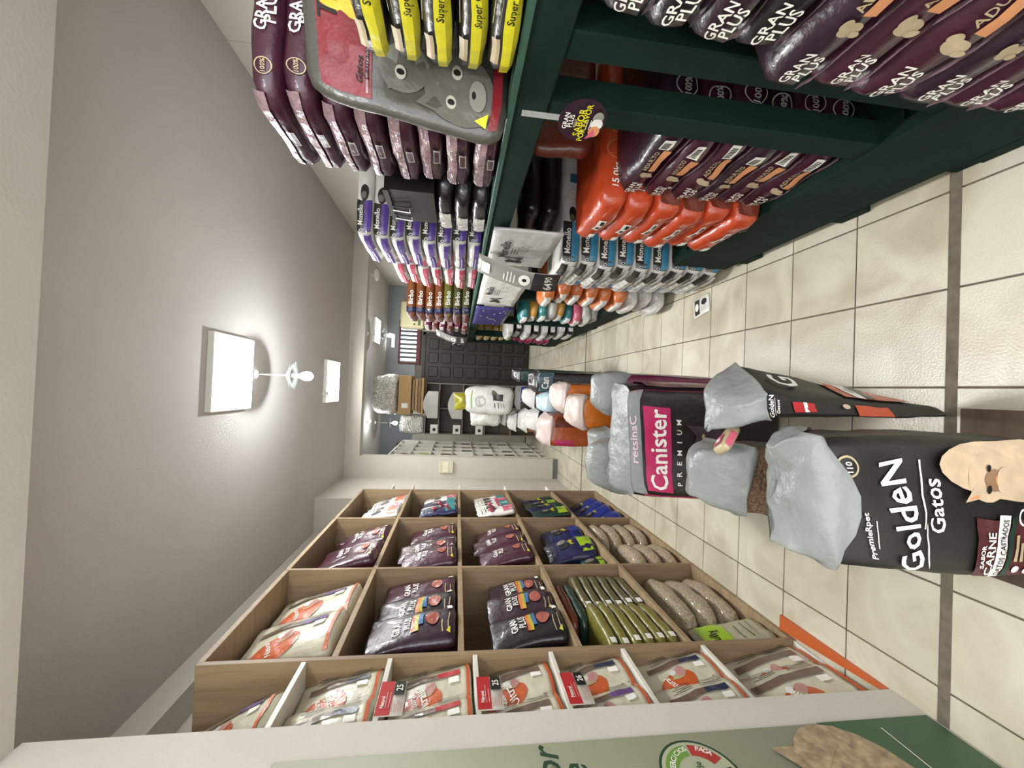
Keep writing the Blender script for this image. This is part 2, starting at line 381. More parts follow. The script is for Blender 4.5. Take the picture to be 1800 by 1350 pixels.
# ---- door
d = empty('door_1', (.62, YB-.04, 0)); d['kind'] = 'structure'
MB().box(-.47, .47, 0, .04, 0, 2.2, DARKDOOR).o('door_leaf', d)
fr = MB(); fr.box(-.53, -.47, -.03, .04, 0, 2.25, DARKDOOR).box(.47, .53, -.03, .04, 0, 2.25, DARKDOOR).box(-.53, .53, -.03, .04, 2.2, 2.26, DARKDOOR); fr.o('door_frame', d)
pm = MB().box(-.11, .11, -.022, 0, 0, .2, DARKDOOR, .012).mesh('panel')
for i in range(3):
    for j in range(8): obj('panel', pm, d, (-.29+.29*i, 0, .09+.262*j))
MB().tube((.4, -.07, 1.0), (.4, -.07, 1.12), .009, METAL).tube((.4, -.07, 1.03), (.4, 0, 1.03), .006, METAL).tube((.4, -.07, 1.1), (.4, 0, 1.1), .006, METAL).o('door_handle', d)
# ---- louvre window over the door
wn = empty('window_1', (.92, YB-.03, 2.38)); wn['kind'] = 'structure'
REDP = mat('red_oxide', '#5d1c17', .6)
MB().box(-.45, .45, -.03, .02, -.07, 0, REDP).box(-.45, .45, -.03, .02, .34, .37, REDP).box(-.45, -.42, -.03, .02, 0, .34, REDP).box(.42, .45, -.03, .02, 0, .34, REDP).o('window_frame', wn)
pn = MB().box(-.03, .03, 0, .01, .01, .33, DAY).mesh('pane'); pd = MB().box(-.022, .022, -.02, .0, 0, .34, mat('louvre_metal', '#3f4548', .5)).mesh('mullion')
for i, (x, k) in enumerate([(-.36, 0), (-.27, 0), (-.18, 1), (-.09, 0), (0, 0), (.09, 1), (.18, 0), (.27, 0), (.36, 1)]):
    obj('pane', pn, wn, (x, 0, 0))
for x in (-.315, -.225, -.14, -.045, .05, .135, .225, .315): obj('mullion', pd, wn, (x, 0, 0))
# ---- lamps
def panel(x, y, s, label):
    t = empty('ceiling_light', (x, y, 2.96), label, 'ceiling light')
    MB().box(-s/2-.012, s/2+.012, -s/2-.012, s/2+.012, .002, .04, WHITE2, .004).o('housing', t)
    MB().box(-s/2, s/2, -s/2, s/2, -.003, .002, LAMP).o('diffuser', t)
panel(.04, 2.95, .47, 'large bright square ceiling panel nearest the viewer')
panel(.02, 5.15, .47, 'second square ceiling panel just before the beam')
panel(.97, 7.7, .42, 'square ceiling panel in the back room beyond the beam')
def pendant(x, y, label, zt=ZC):
    t = empty('pendant_lamp', (x, y, zt), label, 'pendant lamp')
    MB().lathe([(0, 0), (.035, 0), (.03, -.02), (0, -.02)], (0, 0, 0), WHITE2).o('ceiling_rose', t, True)
    MB().tube((0, 0, -.02), (0, 0, -.25), .004, WHITE2, 8).o('rod', t, True)
    MB().lathe([(.012, -.225), (.03, -.235), (.075, -.262), (.105, -.275), (.108, -.282), (.07, -.272), (.02, -.262)], (0, 0, 0), METAL).o('shade', t, True)
    MB().lathe([(.018, -.262), (.02, -.30), (.016, -.32)], (0, 0, 0), WHITE2, 14).o('lamp_holder', t, True)
    MB().lathe([(.016, -.32), (.03, -.345), (.036, -.372), (.03, -.40), (.012, -.415), (0, -.417)], (0, 0, 0), BULB, 16).o('bulb', t, True)
pendant(.045, 3.3, 'pendant lamp with round reflector and glowing bulb between the two large panels')
pendant(.82, 7.0, 'back room pendant lamp beside the square panel above the racks')
pendant(-.70, 8.0, 'back room pendant lamp above the white shelving')
t = empty('spot_lamp', (-.62, 7.31, ZC), 'small round ceiling spot glaring just behind the beam', 'ceiling light')
MB().lathe([(0, 0), (.05, 0), (.045, -.03), (.03, -.035)], (0, 0, 0), WHITE2).o('ring', t, True); MB().lathe([(.03, -.035), (.02, -.06), (0, -.065)], (0, 0, 0), BULB).o('bulb', t, True)
t = empty('smoke_detector', (-.12, 4.93, ZC), 'small white round dome on the ceiling at the far light panel', 'detector')
MB().lathe([(0, 0), (.05, 0), (.045, -.03), (.02, -.045), (0, -.045)], (0, 0, 0), WHITE2).o('cover', t, True)
t = empty('tube_light', (.93, YB-.05, 2.84), 'glowing strip light high on the back wall', 'wall light')
MB().box(-.14, .14, -.02, .05, -.01, .05, WHITE2).o('housing', t); MB().tube((-.13, -.03, .02), (.13, -.03, .02), .016, BULB).o('tube', t, True)
t = empty('wall_fan', (1.62, 6.3, 2.72), 'white wall fan bracket above the brown sack stack', 'fan')
MB().lathe([(0, 0), (.07, 0), (.085, .03), (.08, .05), (0, .06)], (0, 0, 0), WHITE2).o('fan_head', t, True)
MB().tube((0, 0, .05), (.0, .0, .28), .012, WHITE2).o('fan_arm', t, True)
t = empty('air_conditioner', (1.38, 8.7, 2.22), 'cream wall unit high on the back wall beside the louvre window', 'air conditioner')
CRM = mat('cream_plastic', '#c9c59c', .45)
MB().box(-.2, .35, -.12, .16, 0, .48, CRM, .03).o('housing', t); MB().box(-.14, .3, -.128, -.119, .08, .13, mat('vent_green', '#59653f', .6)).o('air_outlet', t)
for x in (-.12, .12): MB().tube((x, -.13, .2), (x, -.115, .2), .018, INK).o('screw_cap', t)
# switch on the stub wall
t = empty('light_switch', (-1.12, 5.949, 1.51), 'cream intercom switch box on the white wall stub', 'switch')
MB().box(-.085, .085, -.03, 0, 0, .2, mat('aged_plastic', '#cfcbb0', .5), .008).o('cover', t); MB().box(-.07, .07, -.034, -.03, .07, .15, mat('pale_plastic', '#e3e0c8', .4)).o('rocker', t)

# ---------------------------------------------------------------- poster on the column
ps = Body((.7, .004, 1.9), lambda s: Vector((s[0]*.35, s[1]*.002, (s[2]+1)*.95)), (1, 1, 1))
PG = mat('poster_sage', '#a9ad92', .5, vary=.03); PGD = mat('poster_green', '#3f5a3f', .5, vary=.05); FUR = mat('poster_fur', '#a08d70', .6, vary=.4, scale=40)
MIDG = mat('badge_green', '#6d9440', .5, vary=0); DKG = mat('badge_dark', '#26402c', .5, vary=0); BRED = mat('badge_red', '#a83a34', .5, vary=0)
pm_ = [('poster', ps.shell('poster', PG))]
ps.rect('-y', -1, 1, -1, -.6, PGD, 1, 1)
ps.ell('-y', .42, -.58, .2, .16, FUR); ps.poly('-y', [(.1, -.56), (.2, -.36), (.42, -.45)], FUR); ps.poly('-y', [(.5, -.45), (.8, -.38), (.8, -.6)], FUR)
ps.rect('-y', -.9, .5, -.885, -.88, WINK, 1, 1).rect('-y', -.8, .3, -.915, -.91, WINK, 1, 1).rect('-y', -.9, .9, -.79, -.787, WINK, 1, 1)
cu, cv = .62, -.13
ps.ell('-y', cu, cv, .105, .105, DKG, 40).ell('-y', cu, cv, .098, .098, PG, 40)
def arc(r0, r1, a0, a1, m, n=18):
    ps.k += 1; V = [ps.P('-y', cu+2*r*cos(a0+(a1-a0)*i/n)/.7, cv+2*r*sin(a0+(a1-a0)*i/n)/1.9) for r in (r0, r1) for i in range(n+1)]
    ps.pr.add(V, [(i, i+1, n+2+i, n+1+i) for i in range(n)], m)
arc(.055, .088, radians(2), radians(92), MIDG); arc(.055, .088, radians(-62), radians(-3), BRED); arc(.055, .088, radians(110), radians(280), DKG)
for word, a_mid in (('EXERCÍCIOS', 47), ('PAGA', -32)):
    for i, ch in enumerate(word):
        a = radians(a_mid+(len(word)-1)*4.2-i*8.4); ps.text('-y', ch, cu+2*.071*cos(a)/.7, cv+2*.071*sin(a)/1.9, .014, WINK, a-pi/2)
ps.text('-y', 'saúde', cu, cv, .018, DKG); ps.text('-y', 'Amor', .60, .28, .07, DKG, shear=.3).text('-y', 'e', .70, .2, .05, DKG, shear=.3)
pm_.append(('print', ps.pr.mesh('print')))
spawn('poster', pm_, (-.957, .765, .02), 'sage green poster with round arrow badge on the near white column', 'poster', rz=pi/2)

# ================================================================ OAK SHELVING (left)
FX, BX = -1.03, -1.44
YD = [1.64, 2.425, 3.335, 4.25]; ZS = [2.37, 1.905, 1.43, .95, .47, 0]
sh = empty('shelving_unit', (-1.235, 2.9, 0), 'tall oak pigeonhole shelving unit along the left wall', 'shelf')
def part(name, x0, x1, y0, y1, z0, z1, m, root, b=.0015):
    o = box(name, x0, x1, y0, y1, z0, z1, m, None, b); o.parent = root; o.location = Vector(o.location)-root.location; return o
for y in YD: part('divider', BX, FX, y-.011, y+.011, 0, 2.39, OAKV, sh)
for k in range(3):
    for z in ZS: part('shelf_board', BX, FX-.001, YD[k]+.011, YD[k+1]-.011, z, z+.024, OAK, sh)
    part('back_panel', BX-.012, BX, YD[k]-.011, YD[k+1]+.011, 0, 2.39, OAKV, sh)
part('filler_panel', XL, BX-.012, YD[0]-.011, YD[0]+.003, 0, 2.39, OAKV, sh)
ws = empty('shelf_bay', (-1.23, 1.44, 0), 'narrow bay of white shelves between oak unit and near column', 'shelf')
ZW = [2.01, 1.70, 1.38, 1.08, .78, .43, .0]
for z in ZW: part('shelf_board', BX, FX-.002, 1.238, 1.628, z, z+.018, WHITE, ws)
part('back_panel', BX-.012, BX, 1.238, 1.628, 0, 2.4, OAKV, ws)
# price cards
for (z, y, wd) in ((1.70, 1.40, 'nearest the top'), (1.38, 1.40, 'in the middle'), (1.08, 1.40, 'lowest of the three')):
    b = Body((.15, .002, .085), lambda s: Vector((s[0]*.075, s[1]*.001, s[2]*.0425)), (1, 1, 1))
    b.rect('-y', -1, 1, -.05, 1, RED, 1, 1).text('-y', 'Natural', -.3, .6, .012, WINK).lines('-y', -.6, .7, .1, .35, 2, WINK)
    b.rect('-y', .1, .95, -.9, -.12, INK, 1, 1).text('-y', {1.70: '25', 1.38: '25', 1.08: '26'}[z], .5, -.5, .022, WINK); b.lines('-y', -.9, -.1, -.8, -.2, 5, RED)
    spawn('price_card', kit(b, WHITE), (FX+.012, y, z-.03), 'red and white price card on a white shelf edge, '+wd, 'price card', 'price cards on the white shelves', rz=pi/2)
# ---- pouch kits
def cream(seed, lab=LPUR, word=None, H=.29, W=.25, T=.1):
    b = pouch(W, T, H, seed)
    b.ell('-y', -.45, .22, W*.24, H*.27, PEEL, rot=.5).text('-y', 'Natural', -.42, .36, .022, WINK, rot=.35, shear=.2)
    b.ell('-y', -.12, .12, .02, .03, TAN).ell('-y', .0, .0, .026, .02, foil('meat', '#b98a83')).ell('-y', .05, .2, .014, .014, WHT)
    b.rect('-y', .28, .5, -.15, .75, LBRN, 2, 4).rect('-y', .28, .5, -.72, -.15, lab, 2, 4).rect('-y', .02, .22, -.7, -.45, WINK, 2, 2)
    b.rect('-y', -.95, .95, -.98, -.88, PEEL, 4, 1)
    for i in range(6): b.rect('-y', .58+.06*i, .60+.06*i, -.7, -.1-.1*(i % 2), INK, 1, 2)
    for i in range(5): b.rect('-y', .58+.06*i, .60+.06*i, .1, .6-.1*(i % 2), INK, 1, 2)
    b.ring('-y', .82, -.72, .016, LBRN)
    if word: b.text('-y', word, -.38, .14, .026, WINK, rot=.35)
    return kit(b, CREAM)
CR = [cream(1), cream(2, LNAV, 'Sênior'), cream(3, LBRN, 'Ultralife'), cream(4, LNAV), cream(5, RED, 'Ultralife'), cream(6, LBRN, 'Ultralife', .39, .33, .12), cream(8, LBRN, None, .36, .3, .12)]
def gp(seed, m=PLUM, H=.38, W=.25, T=.09, stripes=True):
    b = pouch(W, T, H, seed, .008)
    b.text('-y', 'GRAN', 0, .34, .03, WINK).text('-y', 'PLUS', .08, .12, .03, WINK)
    if stripes:
        b.rect('-y', -.5, .55, -.08, .0, foil('strip_orange', '#d0703a'), 3, 1).rect('-y', -.5, .55, -.18, -.08, foil('strip_gold', '#b7a53c'), 3, 1).rect('-y', -.2, .55, -.28, -.18, foil('strip_blue', '#3f6fa0'), 3, 1)
    b.ell('-y', .1, -.48, .045, .028, foil('meat_red', '#a2584a')); b.rect('-y', .55, .85, -.92, -.78, WINK, 2, 1); b.lines('-y', -.7, .3, -.86, -.72, 2, TAN)
    b.poly('-y', [(-.8, -.9), (-.55, -.9), (-.68, -.8)], YEL)
    return kit(b, m)
GP = [gp(11), gp(12, MAROON, stripes=False), gp(13, NIGHT), gp(14, PLUM, H=.30, W=.24, T=.08), gp(15, MAROON, H=.34, stripes=False), gp(16, NIGHT, H=.33), gp(17, PLUM, H=.33)]
CBIG = cream(7, LPUR, None, .40, .31, .1)
def wpouch(seed, m, ac, H=.31, W=.2, T=.06, lit=None):
    b = pouch(W, T, H, seed, .009)
    b.rect('-y', -.8, .8, -.9, -.4, ac, 3, 3).ell('-y', -.1, .2, .03, .04, INK).ell('-y', .35, .25, .025, .03, foil('fur_grey', '#77726c')); b.lines('-y', -.6, .6, .55, .75, 2, INK)
    if lit: b.text('-y', lit, 0, -.1, .035, YEL, rot=.2)
    return kit(b, m)
WP = [wpouch(21, WHT, PEEL), wpouch(22, WHT, TEAL), wpouch(23, NAVY, TEAL), wpouch(24, WHT, PINK), wpouch(25, NAVY, DGRN, lit='pop'), wpouch(26, DGRN, LIME, lit='dog'), wpouch(27, ROYAL, ROYAL, lit='dog', W=.2, H=.32)]
ROWN = {0: 'top', 1: 'second', 2: 'third', 3: 'fourth', 4: 'bottom'}; COLN = {0: 'far', 1: 'middle', 2: 'near'}
def put(k, kits, ys, x, z, desc, where, cat='pouch', rx=-.12, grp=None, words=None, z_off=.03, jit=.08):
    n = len(ys); names = words or {1: ['the only one'], 2: ['far one of two', 'near one of two'], 3: ['far', 'middle', 'near'], 4: ['farthest', 'second farthest', 'second nearest', 'nearest'],
             5: ['farthest', 'second farthest', 'middle', 'second nearest', 'nearest']}[n]
    for i, y in enumerate(ys):
        kt = kits[i % len(kits)]
        lb = ('%s, %s, %s' % (desc if isinstance(desc, str) else desc[i], names[i], where))
        spawn('food_pouch', kt, (x+random.uniform(-.008, .008)+.018*i, y, z+z_off), lb, cat, grp or 'pouches '+where, rz=pi/2+random.uniform(-jit, jit), rx=rx if isinstance(rx, (int, float)) else rx[i])
# near column
put(0, [CR[0]], [1.44], -1.095, 2.01, 'cream food pouch with purple label and orange base', 'top white shelf', rx=-.35)
put(0, [CR[1], CR[3]], [1.52, 1.33], -1.095, 1.70, 'cream food pouch with navy label', 'second white shelf', z_off=.02)
put(0, [CR[4]], [1.51, 1.33], -1.095, 1.38, 'cream food pouch with orange spot and red label', 'third white shelf', z_off=.02)
put(0, [CR[2]], [1.51, 1.32], -1.095, 1.08, 'cream food pouch with dark brown label', 'fourth white shelf', z_off=.02)
put(0, [CR[3], CR[0]], [1.52, 1.35], -1.095, .78, 'cream food pouch with tall label strip', 'fifth white shelf', z_off=.02)
put(0, [CR[3]], [1.52, 1.34], -1.095, .45, 'cream food pouch with navy strip', 'sixth white shelf', z_off=.0)
put(0, [CR[6], CR[5]], [1.50, 1.36], -1.09, .02, 'large cream and orange pouch', 'bottom of the white bay', z_off=.0)
# oak cells
put(1, [CBIG, CBIG], [2.21, 1.90], -1.10, 1.93, 'cream and orange pouch with purple label', 'near top oak cell', rx=-.22)
put(1, [GP[1], GP[2], GP[0]], [2.27, 2.07, 1.86], -1.09, 1.43, ['maroon dog food pouch', 'near black pouch with striped label', 'dark plum pouch with striped label'], 'near oak cell of the second row', rx=-.12)
put(1, [GP[3], GP[6], GP[5]], [2.27, 2.06, 1.85], -1.09, .95, ['small plum pouch with striped label', 'plum pouch with striped label', 'black plum pouch, pink cut of meat'], 'near oak cell of the third row', rx=-.15)
put(1, [GP[1], GP[4], GP[1], GP[4]], [3.19, 3.05, 2.76, 2.59], -1.09, 1.905, 'crumpled maroon food pouch', 'middle top oak cell', rx=-.22, jit=.25)
put(1, [GP[4], wpouch(28, DGRN, NIGHT), GP[1], GP[4]], [3.19, 2.93, 2.79, 2.61], -1.09, 1.43, ['maroon pouch standing apart', 'dark green pouch wedged between maroon ones', 'slanted maroon pouch', 'maroon pouch with pale blue flag'], 'middle oak cell, second row', rx=-.15)
put(1, [GP[4], GP[1], GP[4]], [3.18, 2.92, 2.68], -1.08, .95, 'glossy maroon pouch', 'middle oak cell, third row', rx=-.2)
big1, big2 = wpouch(29, NAVY, ROYAL, .3, .28, .14, 'popi'), wpouch(30, NAVY, LIME, .34, .3, .16, 'popi')
put(1, [big1, big2], [3.16, 2.86], -1.12, .47, ['navy bag with yellow lettering', 'fat navy bag with lime green base'], 'middle oak cell, fourth row', rx=-.15)
put(1, [wpouch(26, DGRN, LIME, .14, .2, .1)], [2.62], -1.12, .47, 'low dark green bag', 'beside the fat navy bag', rx=-.1)
put(1, [WP[0], WP[0], WP[3], WP[0]], [4.14, 4.0, 3.72, 3.55], -1.09, 1.905, ['white treat pouch, dark dog print', 'white treat pouch, grey side', 'white treat pouch with pink base', 'white treat pouch leaning forward'], 'far top oak cell', rx=-.2)
put(1, [WP[3], WP[1], WP[2], WP[1], WP[2]], [4.14, 4.01, 3.86, 3.69, 3.52], -1.09, 1.43, ['white pouch, red edge', 'white pouch', 'navy and teal pouch', 'white pouch with teal base', 'navy and white pouch'], 'far oak cell, second row', rx=-.15)
put(1, [WP[1], WP[3], WP[1], WP[1], WP[3]], [4.14, 4.01, 3.86, 3.69, 3.52], -1.09, .95, ['white pouch, teal rim', 'white pouch, pink base', 'white and teal pouch', 'white pouch, grey print', 'white pouch, pink sticks'], 'far oak cell, third row', rx=-.15)
put(1, [WP[4], WP[5], WP[4], WP[5]], [4.13, 3.95, 3.75, 3.54], -1.09, .47, ['navy and yellow pouch', 'dark green pouch', 'navy pouch, yellow word', 'green pouch with lime base'], 'far oak cell, fourth row', rx=-.15)
put(1, [WP[6]], [4.12, 3.93, 3.72, 3.50], -1.10, .02, 'royal blue slanting bag with yellow word', 'far bottom oak cell', rx=-.45)
# little stick treats poking out of the far cells
stick = MB().box(-.012, .012, -.012, .012, 0, .13, PINK, .005).mesh('treat_stick')
for i, (y, z) in enumerate(((3.55, 1.56), (3.63, 1.54), (3.5, 1.50), (3.52, 1.1), (3.6, 1.12), (3.7, 1.08))):
    o = obj('treat_stick', stick, None, (-1.05, y, z), 0, .5, .5+.3*(i % 3)); tag(o, 'thin pink treat stick at a far oak cell, '+['second row, upper nearer', 'second row, farther', 'second row, lowest', 'third row, nearest', 'third row, middle', 'third row, farthest'][i], 'treat stick', 'treat sticks in the far oak cells')
# olive slab bags and dark green slabs (near column, fourth row)
def slab(seed, m, L=.40, T=.052):
    b = lying(L, .26, T, 5, .2, .006, seed, (10, 5, 4)); b.rect('-y', -.86, -.66, -.5, .5, WINK, 2, 2); return kit(b, m, pname='price_sticker')
ORD = ['lowest', 'second lowest']+[k+' from bottom' for k in ('third', 'fourth', 'fifth', 'sixth', 'seventh', 'eighth', 'ninth', 'tenth', 'eleventh', 'twelfth', 'thirteenth', 'fourteenth')]
def ordn(i, n): return 'topmost' if i == n-1 else ('second from the top' if i == n-2 and n > 3 else ORD[i])
so = [slab(31, OLV), slab(32, OLV2)]; sg = [slab(33, DGRN), slab(34, BRN)]
for i in range(6):
    spawn('flat_bag', so[0], (-1.17, 1.86, .497+.027+i*.054), 'olive gold flat bag with white sticker, %s of the near pile' % ordn(i, 6), 'bag', 'olive flat bags in the fourth oak row', rz=pi/2+random.uniform(-.05, .05))
    spawn('flat_bag', so[1], (-1.19, 2.2, .497+.027+i*.054), 'dull olive flat bag, %s of the far pile' % ordn(i, 6), 'bag', 'olive flat bags in the fourth oak row', rz=pi/2+random.uniform(-.05, .05))
for i in range(2):
    spawn('flat_bag', sg[i], (-1.2, 2.12, .497+.35+i*.05), ['dark green flat bag lying on the olive pile', 'brown flat bag lying on top of the dark green one'][i], 'bag', 'dark bags on the olive pile', rz=-pi/2)
b = pouch(.16, .05, .3, 36, .004); b.ell('-y', .2, .1, .03, .06, INK).ell('-y', -.3, .4, .02, .03, INK)
# pellet bags, lying along the wall
hb = [kit(lying(.42, .26, .105, 3, .05, .008, 40+i, (12, 6, 6)), HAY) for i in range(3)]
for i in range(4): spawn('hay_bag', hb[i % 3], (-1.17, 3.10, .03+.052+i*.1), 'clear bag of beige pellets, %s, far pile in the middle bay' % ordn(i, 4), 'bag', 'pellet bags in the middle bottom cell', rz=pi/2)
for i in range(3): spawn('hay_bag', hb[(i+1) % 3], (-1.16, 2.66, .03+.055+i*.105), 'clear bag of beige pellets, %s, near pile in the middle bay' % ordn(i, 3), 'bag', 'pellet bags in the middle bottom cell', rz=pi/2+.05)
hl = [kit(lying(.5, .28, .115, 3, .05, .01, 45+i, (14, 6, 6)), HAY) for i in range(2)]
for i in range(3): spawn('hay_bag', hl[i % 2], (-1.19, 2.13, .03+.058+i*.115), 'long clear pellet bag in the near bay, %s of three' % ordn(i, 3), 'bag', 'pellet bags in the near bottom cell', rz=pi/2+random.uniform(-.06, .06))
b = pouch(.21, .06, .34, 50, .01); b.rect('-y', -1, 1, .1, .8, LIME, 4, 3).text('-y', 'Jully', 0, .45, .05, INK, shear=.2).lines('-y', -.5, .5, -.6, -.2, 3, DGRN)
spawn('food_pouch', kit(b, foil('hay_bag', '#a7a287')), (-1.075, 1.765, .035), 'lime green and clear bag in front of the long pellet bags', 'pouch', rz=pi/2, rx=-.12)
o = MB().add([(x, y, z) for z in (0, .012) for x, y in ((0, .47), (.064, .47), (.066, 0), (.05, 0))], [(3, 2, 1, 0), (4, 5, 6, 7), (0, 1, 5, 4), (1, 2, 6, 5), (2, 3, 7, 6), (3, 0, 4, 7)], mat('orange_plastic', '#bd5c2c', .4)).o('edging_strip', None, False, (-1.029, 1.242, .0005))
tag(o, 'orange plastic strip lying on the floor at the foot of the white bay', 'strip')

# ================================================================ GREEN RACK (right)
RX = .72
rk = empty('pallet_rack', (1.1, 3.4, 0), 'long dark green painted rack along the right wall', 'rack')
part('front_beam', RX, RX+.05, -.4, 6.5, 1.30, 1.40, GREEN, rk, .004)
part('beam_edge', RX-.006, RX+.05, -.4, 6.5, 1.385, 1.402, GREENL, rk, .002)
part('back_beam', 1.62, 1.67, -.4, 6.5, 1.28, 1.38, GREEN, rk, .004)
y = -.4
while y < 6.4:
    part('deck_plank', RX+.05, 1.65, y, y+.135, 1.37, 1.392, GREEN, rk); y += .15
for y0, y1 in ((.80, .875), (1.01, 1.085), (3.22, 3.30), (4.42, 4.50), (5.60, 5.68), (6.42, 6.5)):
    part('post', RX+.005, RX+.08, y0, y1, 0, 1.30, GREEN, rk, .004)
for y0 in (-.35, 1.05, 3.22, 6.42): part('rear_post', 1.6, 1.67, y0, y0+.07, 0, 1.28, GREEN, rk, .004)
part('lower_fascia', RX-.004, RX+.04, -.4, 2.12, .055, .36, GREEN, rk, .004)
part('lower_fascia', RX-.004, RX+.04, 3.2, 6.5, .05, .2, GREEN, rk, .004)
for y in (.2, .9, 1.35, 1.9, 3.3, 4.4, 5.5, 6.3): part('foot', RX+.0, RX+.06, y, y+.12, 0, .05, GREEN, rk, .004)
y = -.4
while y < 2.05:
    part('lower_plank', RX+.04, 1.65, y, y+.135, .33, .355, GREEN, rk); y += .15
part('lower_deck', RX+.04, 1.65, 2.12, 3.2, .02, .045, GREEN, rk); part('lower_deck', RX+.04, 1.65, 3.2, 6.5, .15, .18, GREEN, rk)

def stack(kits, n, x0, L, y0, W, z0, pitch, desc, where, name='food_sack', jx=.012, grp=None, order=None, skew=0):
    for i in range(n):
        kt = kits[(order[i] if order else i) % len(kits)]
        ds = desc if isinstance(desc, str) else desc[i]
        spawn(name, kt, (x0+L/2+random.uniform(-jx, jx)+skew*i, y0+W/2+random.uniform(-jx, jx), z0+pitch*(i+.5)),
              '%s, %s, %s' % (ds, ordn(i, n), where), 'sack', grp or 'sacks '+where, rz=random.uniform(-.03, .03))
# maroon sacks, upper deck
def k_maroon(seed, L=.8, W=.38, T=.083):
    b = lying(L, W, T, 8, .1, .006, seed, (14, 8, 4))
    b.text('-y', 'GRAN', -.45, .22, .03, WINK).text('-y', 'PLUS', -.42, -.3, .03, WINK); b.ring('-y', -.82, 0, .024, TAN).text('-y', '100%', -.82, 0, .013, TAN)
    b.rect('-y', -.2, .1, .05, .6, LNAV, 3, 2).rect('-y', -.2, .1, -.6, .0, foil('can_red', '#9c2f36'), 3, 2)
    b.rect('-x', -.95, .95, .1, .85, PINKFOIL, 8, 3).rect('-x', -.1, .25, -.62, -.12, LGREY, 2, 2).rect('-x', -.07, .22, -.56, -.18, MAROON, 2, 2)
    return kit(b, MAROON)
KM = [k_maroon(60+i) for i in range(3)]
stack(KM, 8, .71, .8, 1.115, .38, 1.402, .0825, 'maroon sack with crinkled pale end', 'maroon stack behind the cat sack')
# near yellow-spined sacks
def k_yel(seed):
    b = lying(.55, .46, .066, 8, .08, .005, seed, (8, 10, 4))
    b.rect('-x', -.97, .99, -.95, .05, YEL, 10, 3).text('-x', 'Super Carne & Arroz', 0.1, -.45, .02, INK, shear=.2).rect('-x', -.75, -.45, .25, .75, BEIGE, 3, 2)
    b.lines('-x', -.3, .3, .3, .7, 3, TAN)
    return kit(b, GREY)
KY = [k_yel(70+i) for i in range(2)]
stack(KY, 5, .70, .55, .50, .46, 1.402, .067, 'dark grey sack with bright yellow end strip', 'nearest upper stack')
# big cat sack
b = warped([(.615, 1.05), (1.25, .985), (1.27, 1.07), (.64, 1.105)], [(.70, 1.05), (1.30, .99), (1.30, 1.06), (.72, 1.10)], 1.402, [1.895, 1.93, 1.93, 1.90], 10, .006, 80, (14, 3, 14))
b.rect('-y', -.95, -.3, .36, .88, REDF, 5, 5).rect('-y', -.36, .6, .46, .9, foil('panel_yellow', '#d8b62c'), 5, 3, .06).text('-y', 'THE', -.2, .76, .05, INK).text('-y', 'ORIGINAL', .1, .6, .03, INK)
b.text('-y', 'Gatos', -.72, .48, .018, INK, shear=.2).text('-y', 'Castrado', -.66, .41, .014, INK, shear=.2).lines('-y', -.9, -.5, .39, .4, 1, PINKFOIL)
FURG = foil('fur_mid', '#63625a', .4); FURL = foil('fur_light', '#8b8a81', .4); EYE = mat('eye', '#b9b7a6', .3, vary=0)
b.ell('-y', -.45, -.32, .12, .08, FURL, rot=.5).ell('-y', -.62, .06, .055, .065, FURG).poly('-y', [(-.55, .3), (-.42, .08), (-.6, .12)], FURL).poly('-y', [(-.8, .2), (-.66, .18), (-.76, .02)], FURG)
b.ell('-y', -.68, -.52, .095, .095, FURG, 26).poly('-y', [(-.93, -.45), (-.86, -.08), (-.70, -.24)], FURG).poly('-y', [(-.60, -.24), (-.44, -.12), (-.42, -.44)], FURG).poly('-y', [(-.9, -.42), (-.85, -.18), (-.76, -.26)], CATGREY)
for (u, v) in ((-.78, -.42), (-.55, -.48), (-.66, .08)): b.ell('-y', u, v, .016, .014, EYE).ell('-y', u, v, .007, .010, INK)
b.ell('-y', -.68, -.7, .035, .024, FURL).ell('-y', -.68, -.66, .009, .006, INK)
b.rect('-y', -.98, .9, -.99, -.86, REDF, 8, 1).poly('-y', [(-.95, -.82), (-.8, -.82), (-.88, -.68)], YEL)
kt = kit(b, CATGREY)
spawn('food_sack', kt, b.base, 'large grey cat food sack with red and yellow panels standing by the yellow-striped sacks', 'sack')
# glossy black sacks + black crate
b = lying(.4, .36, .069, 6, .15, .01, 85, (8, 8, 4)); b.rect('-x', -.8, .1, -.6, .7, SILV, 5, 3); KB = kit(b, NIGHT)  # silver patch paints the glints onto the sack end
stack([KB], 3, .72, .4, 1.58, .36, 1.402, .071, 'glossy black sack with silvery glints', 'pile under the crate')
cr = empty('crate', (.86, 1.70, 1.618), 'black plastic crate with wire clips on the glossy black sacks', 'crate')
MB().box(-.14, .14, -.14, .14, 0, .012, BLK).box(-.14, -.128, -.14, .14, .012, .18, BLK).box(.128, .14, -.14, .14, .012, .18, BLK).box(-.128, .128, -.14, -.128, .012, .18, BLK).box(-.128, .128, .128, .14, .012, .18, BLK).box(-.148, -.138, -.145, .145, .165, .185, BLK).o('body', cr)
for yy in (-.02, .06): MB().tube((-.15, yy, .17), (-.155, yy, .1), .003, BLK).tube((-.155, yy, .1), (-.155, yy+.04, .1), .003, METAL).tube((-.155, yy+.04, .1), (-.15, yy+.04, .17), .004, METAL).o('wire_clip', cr)
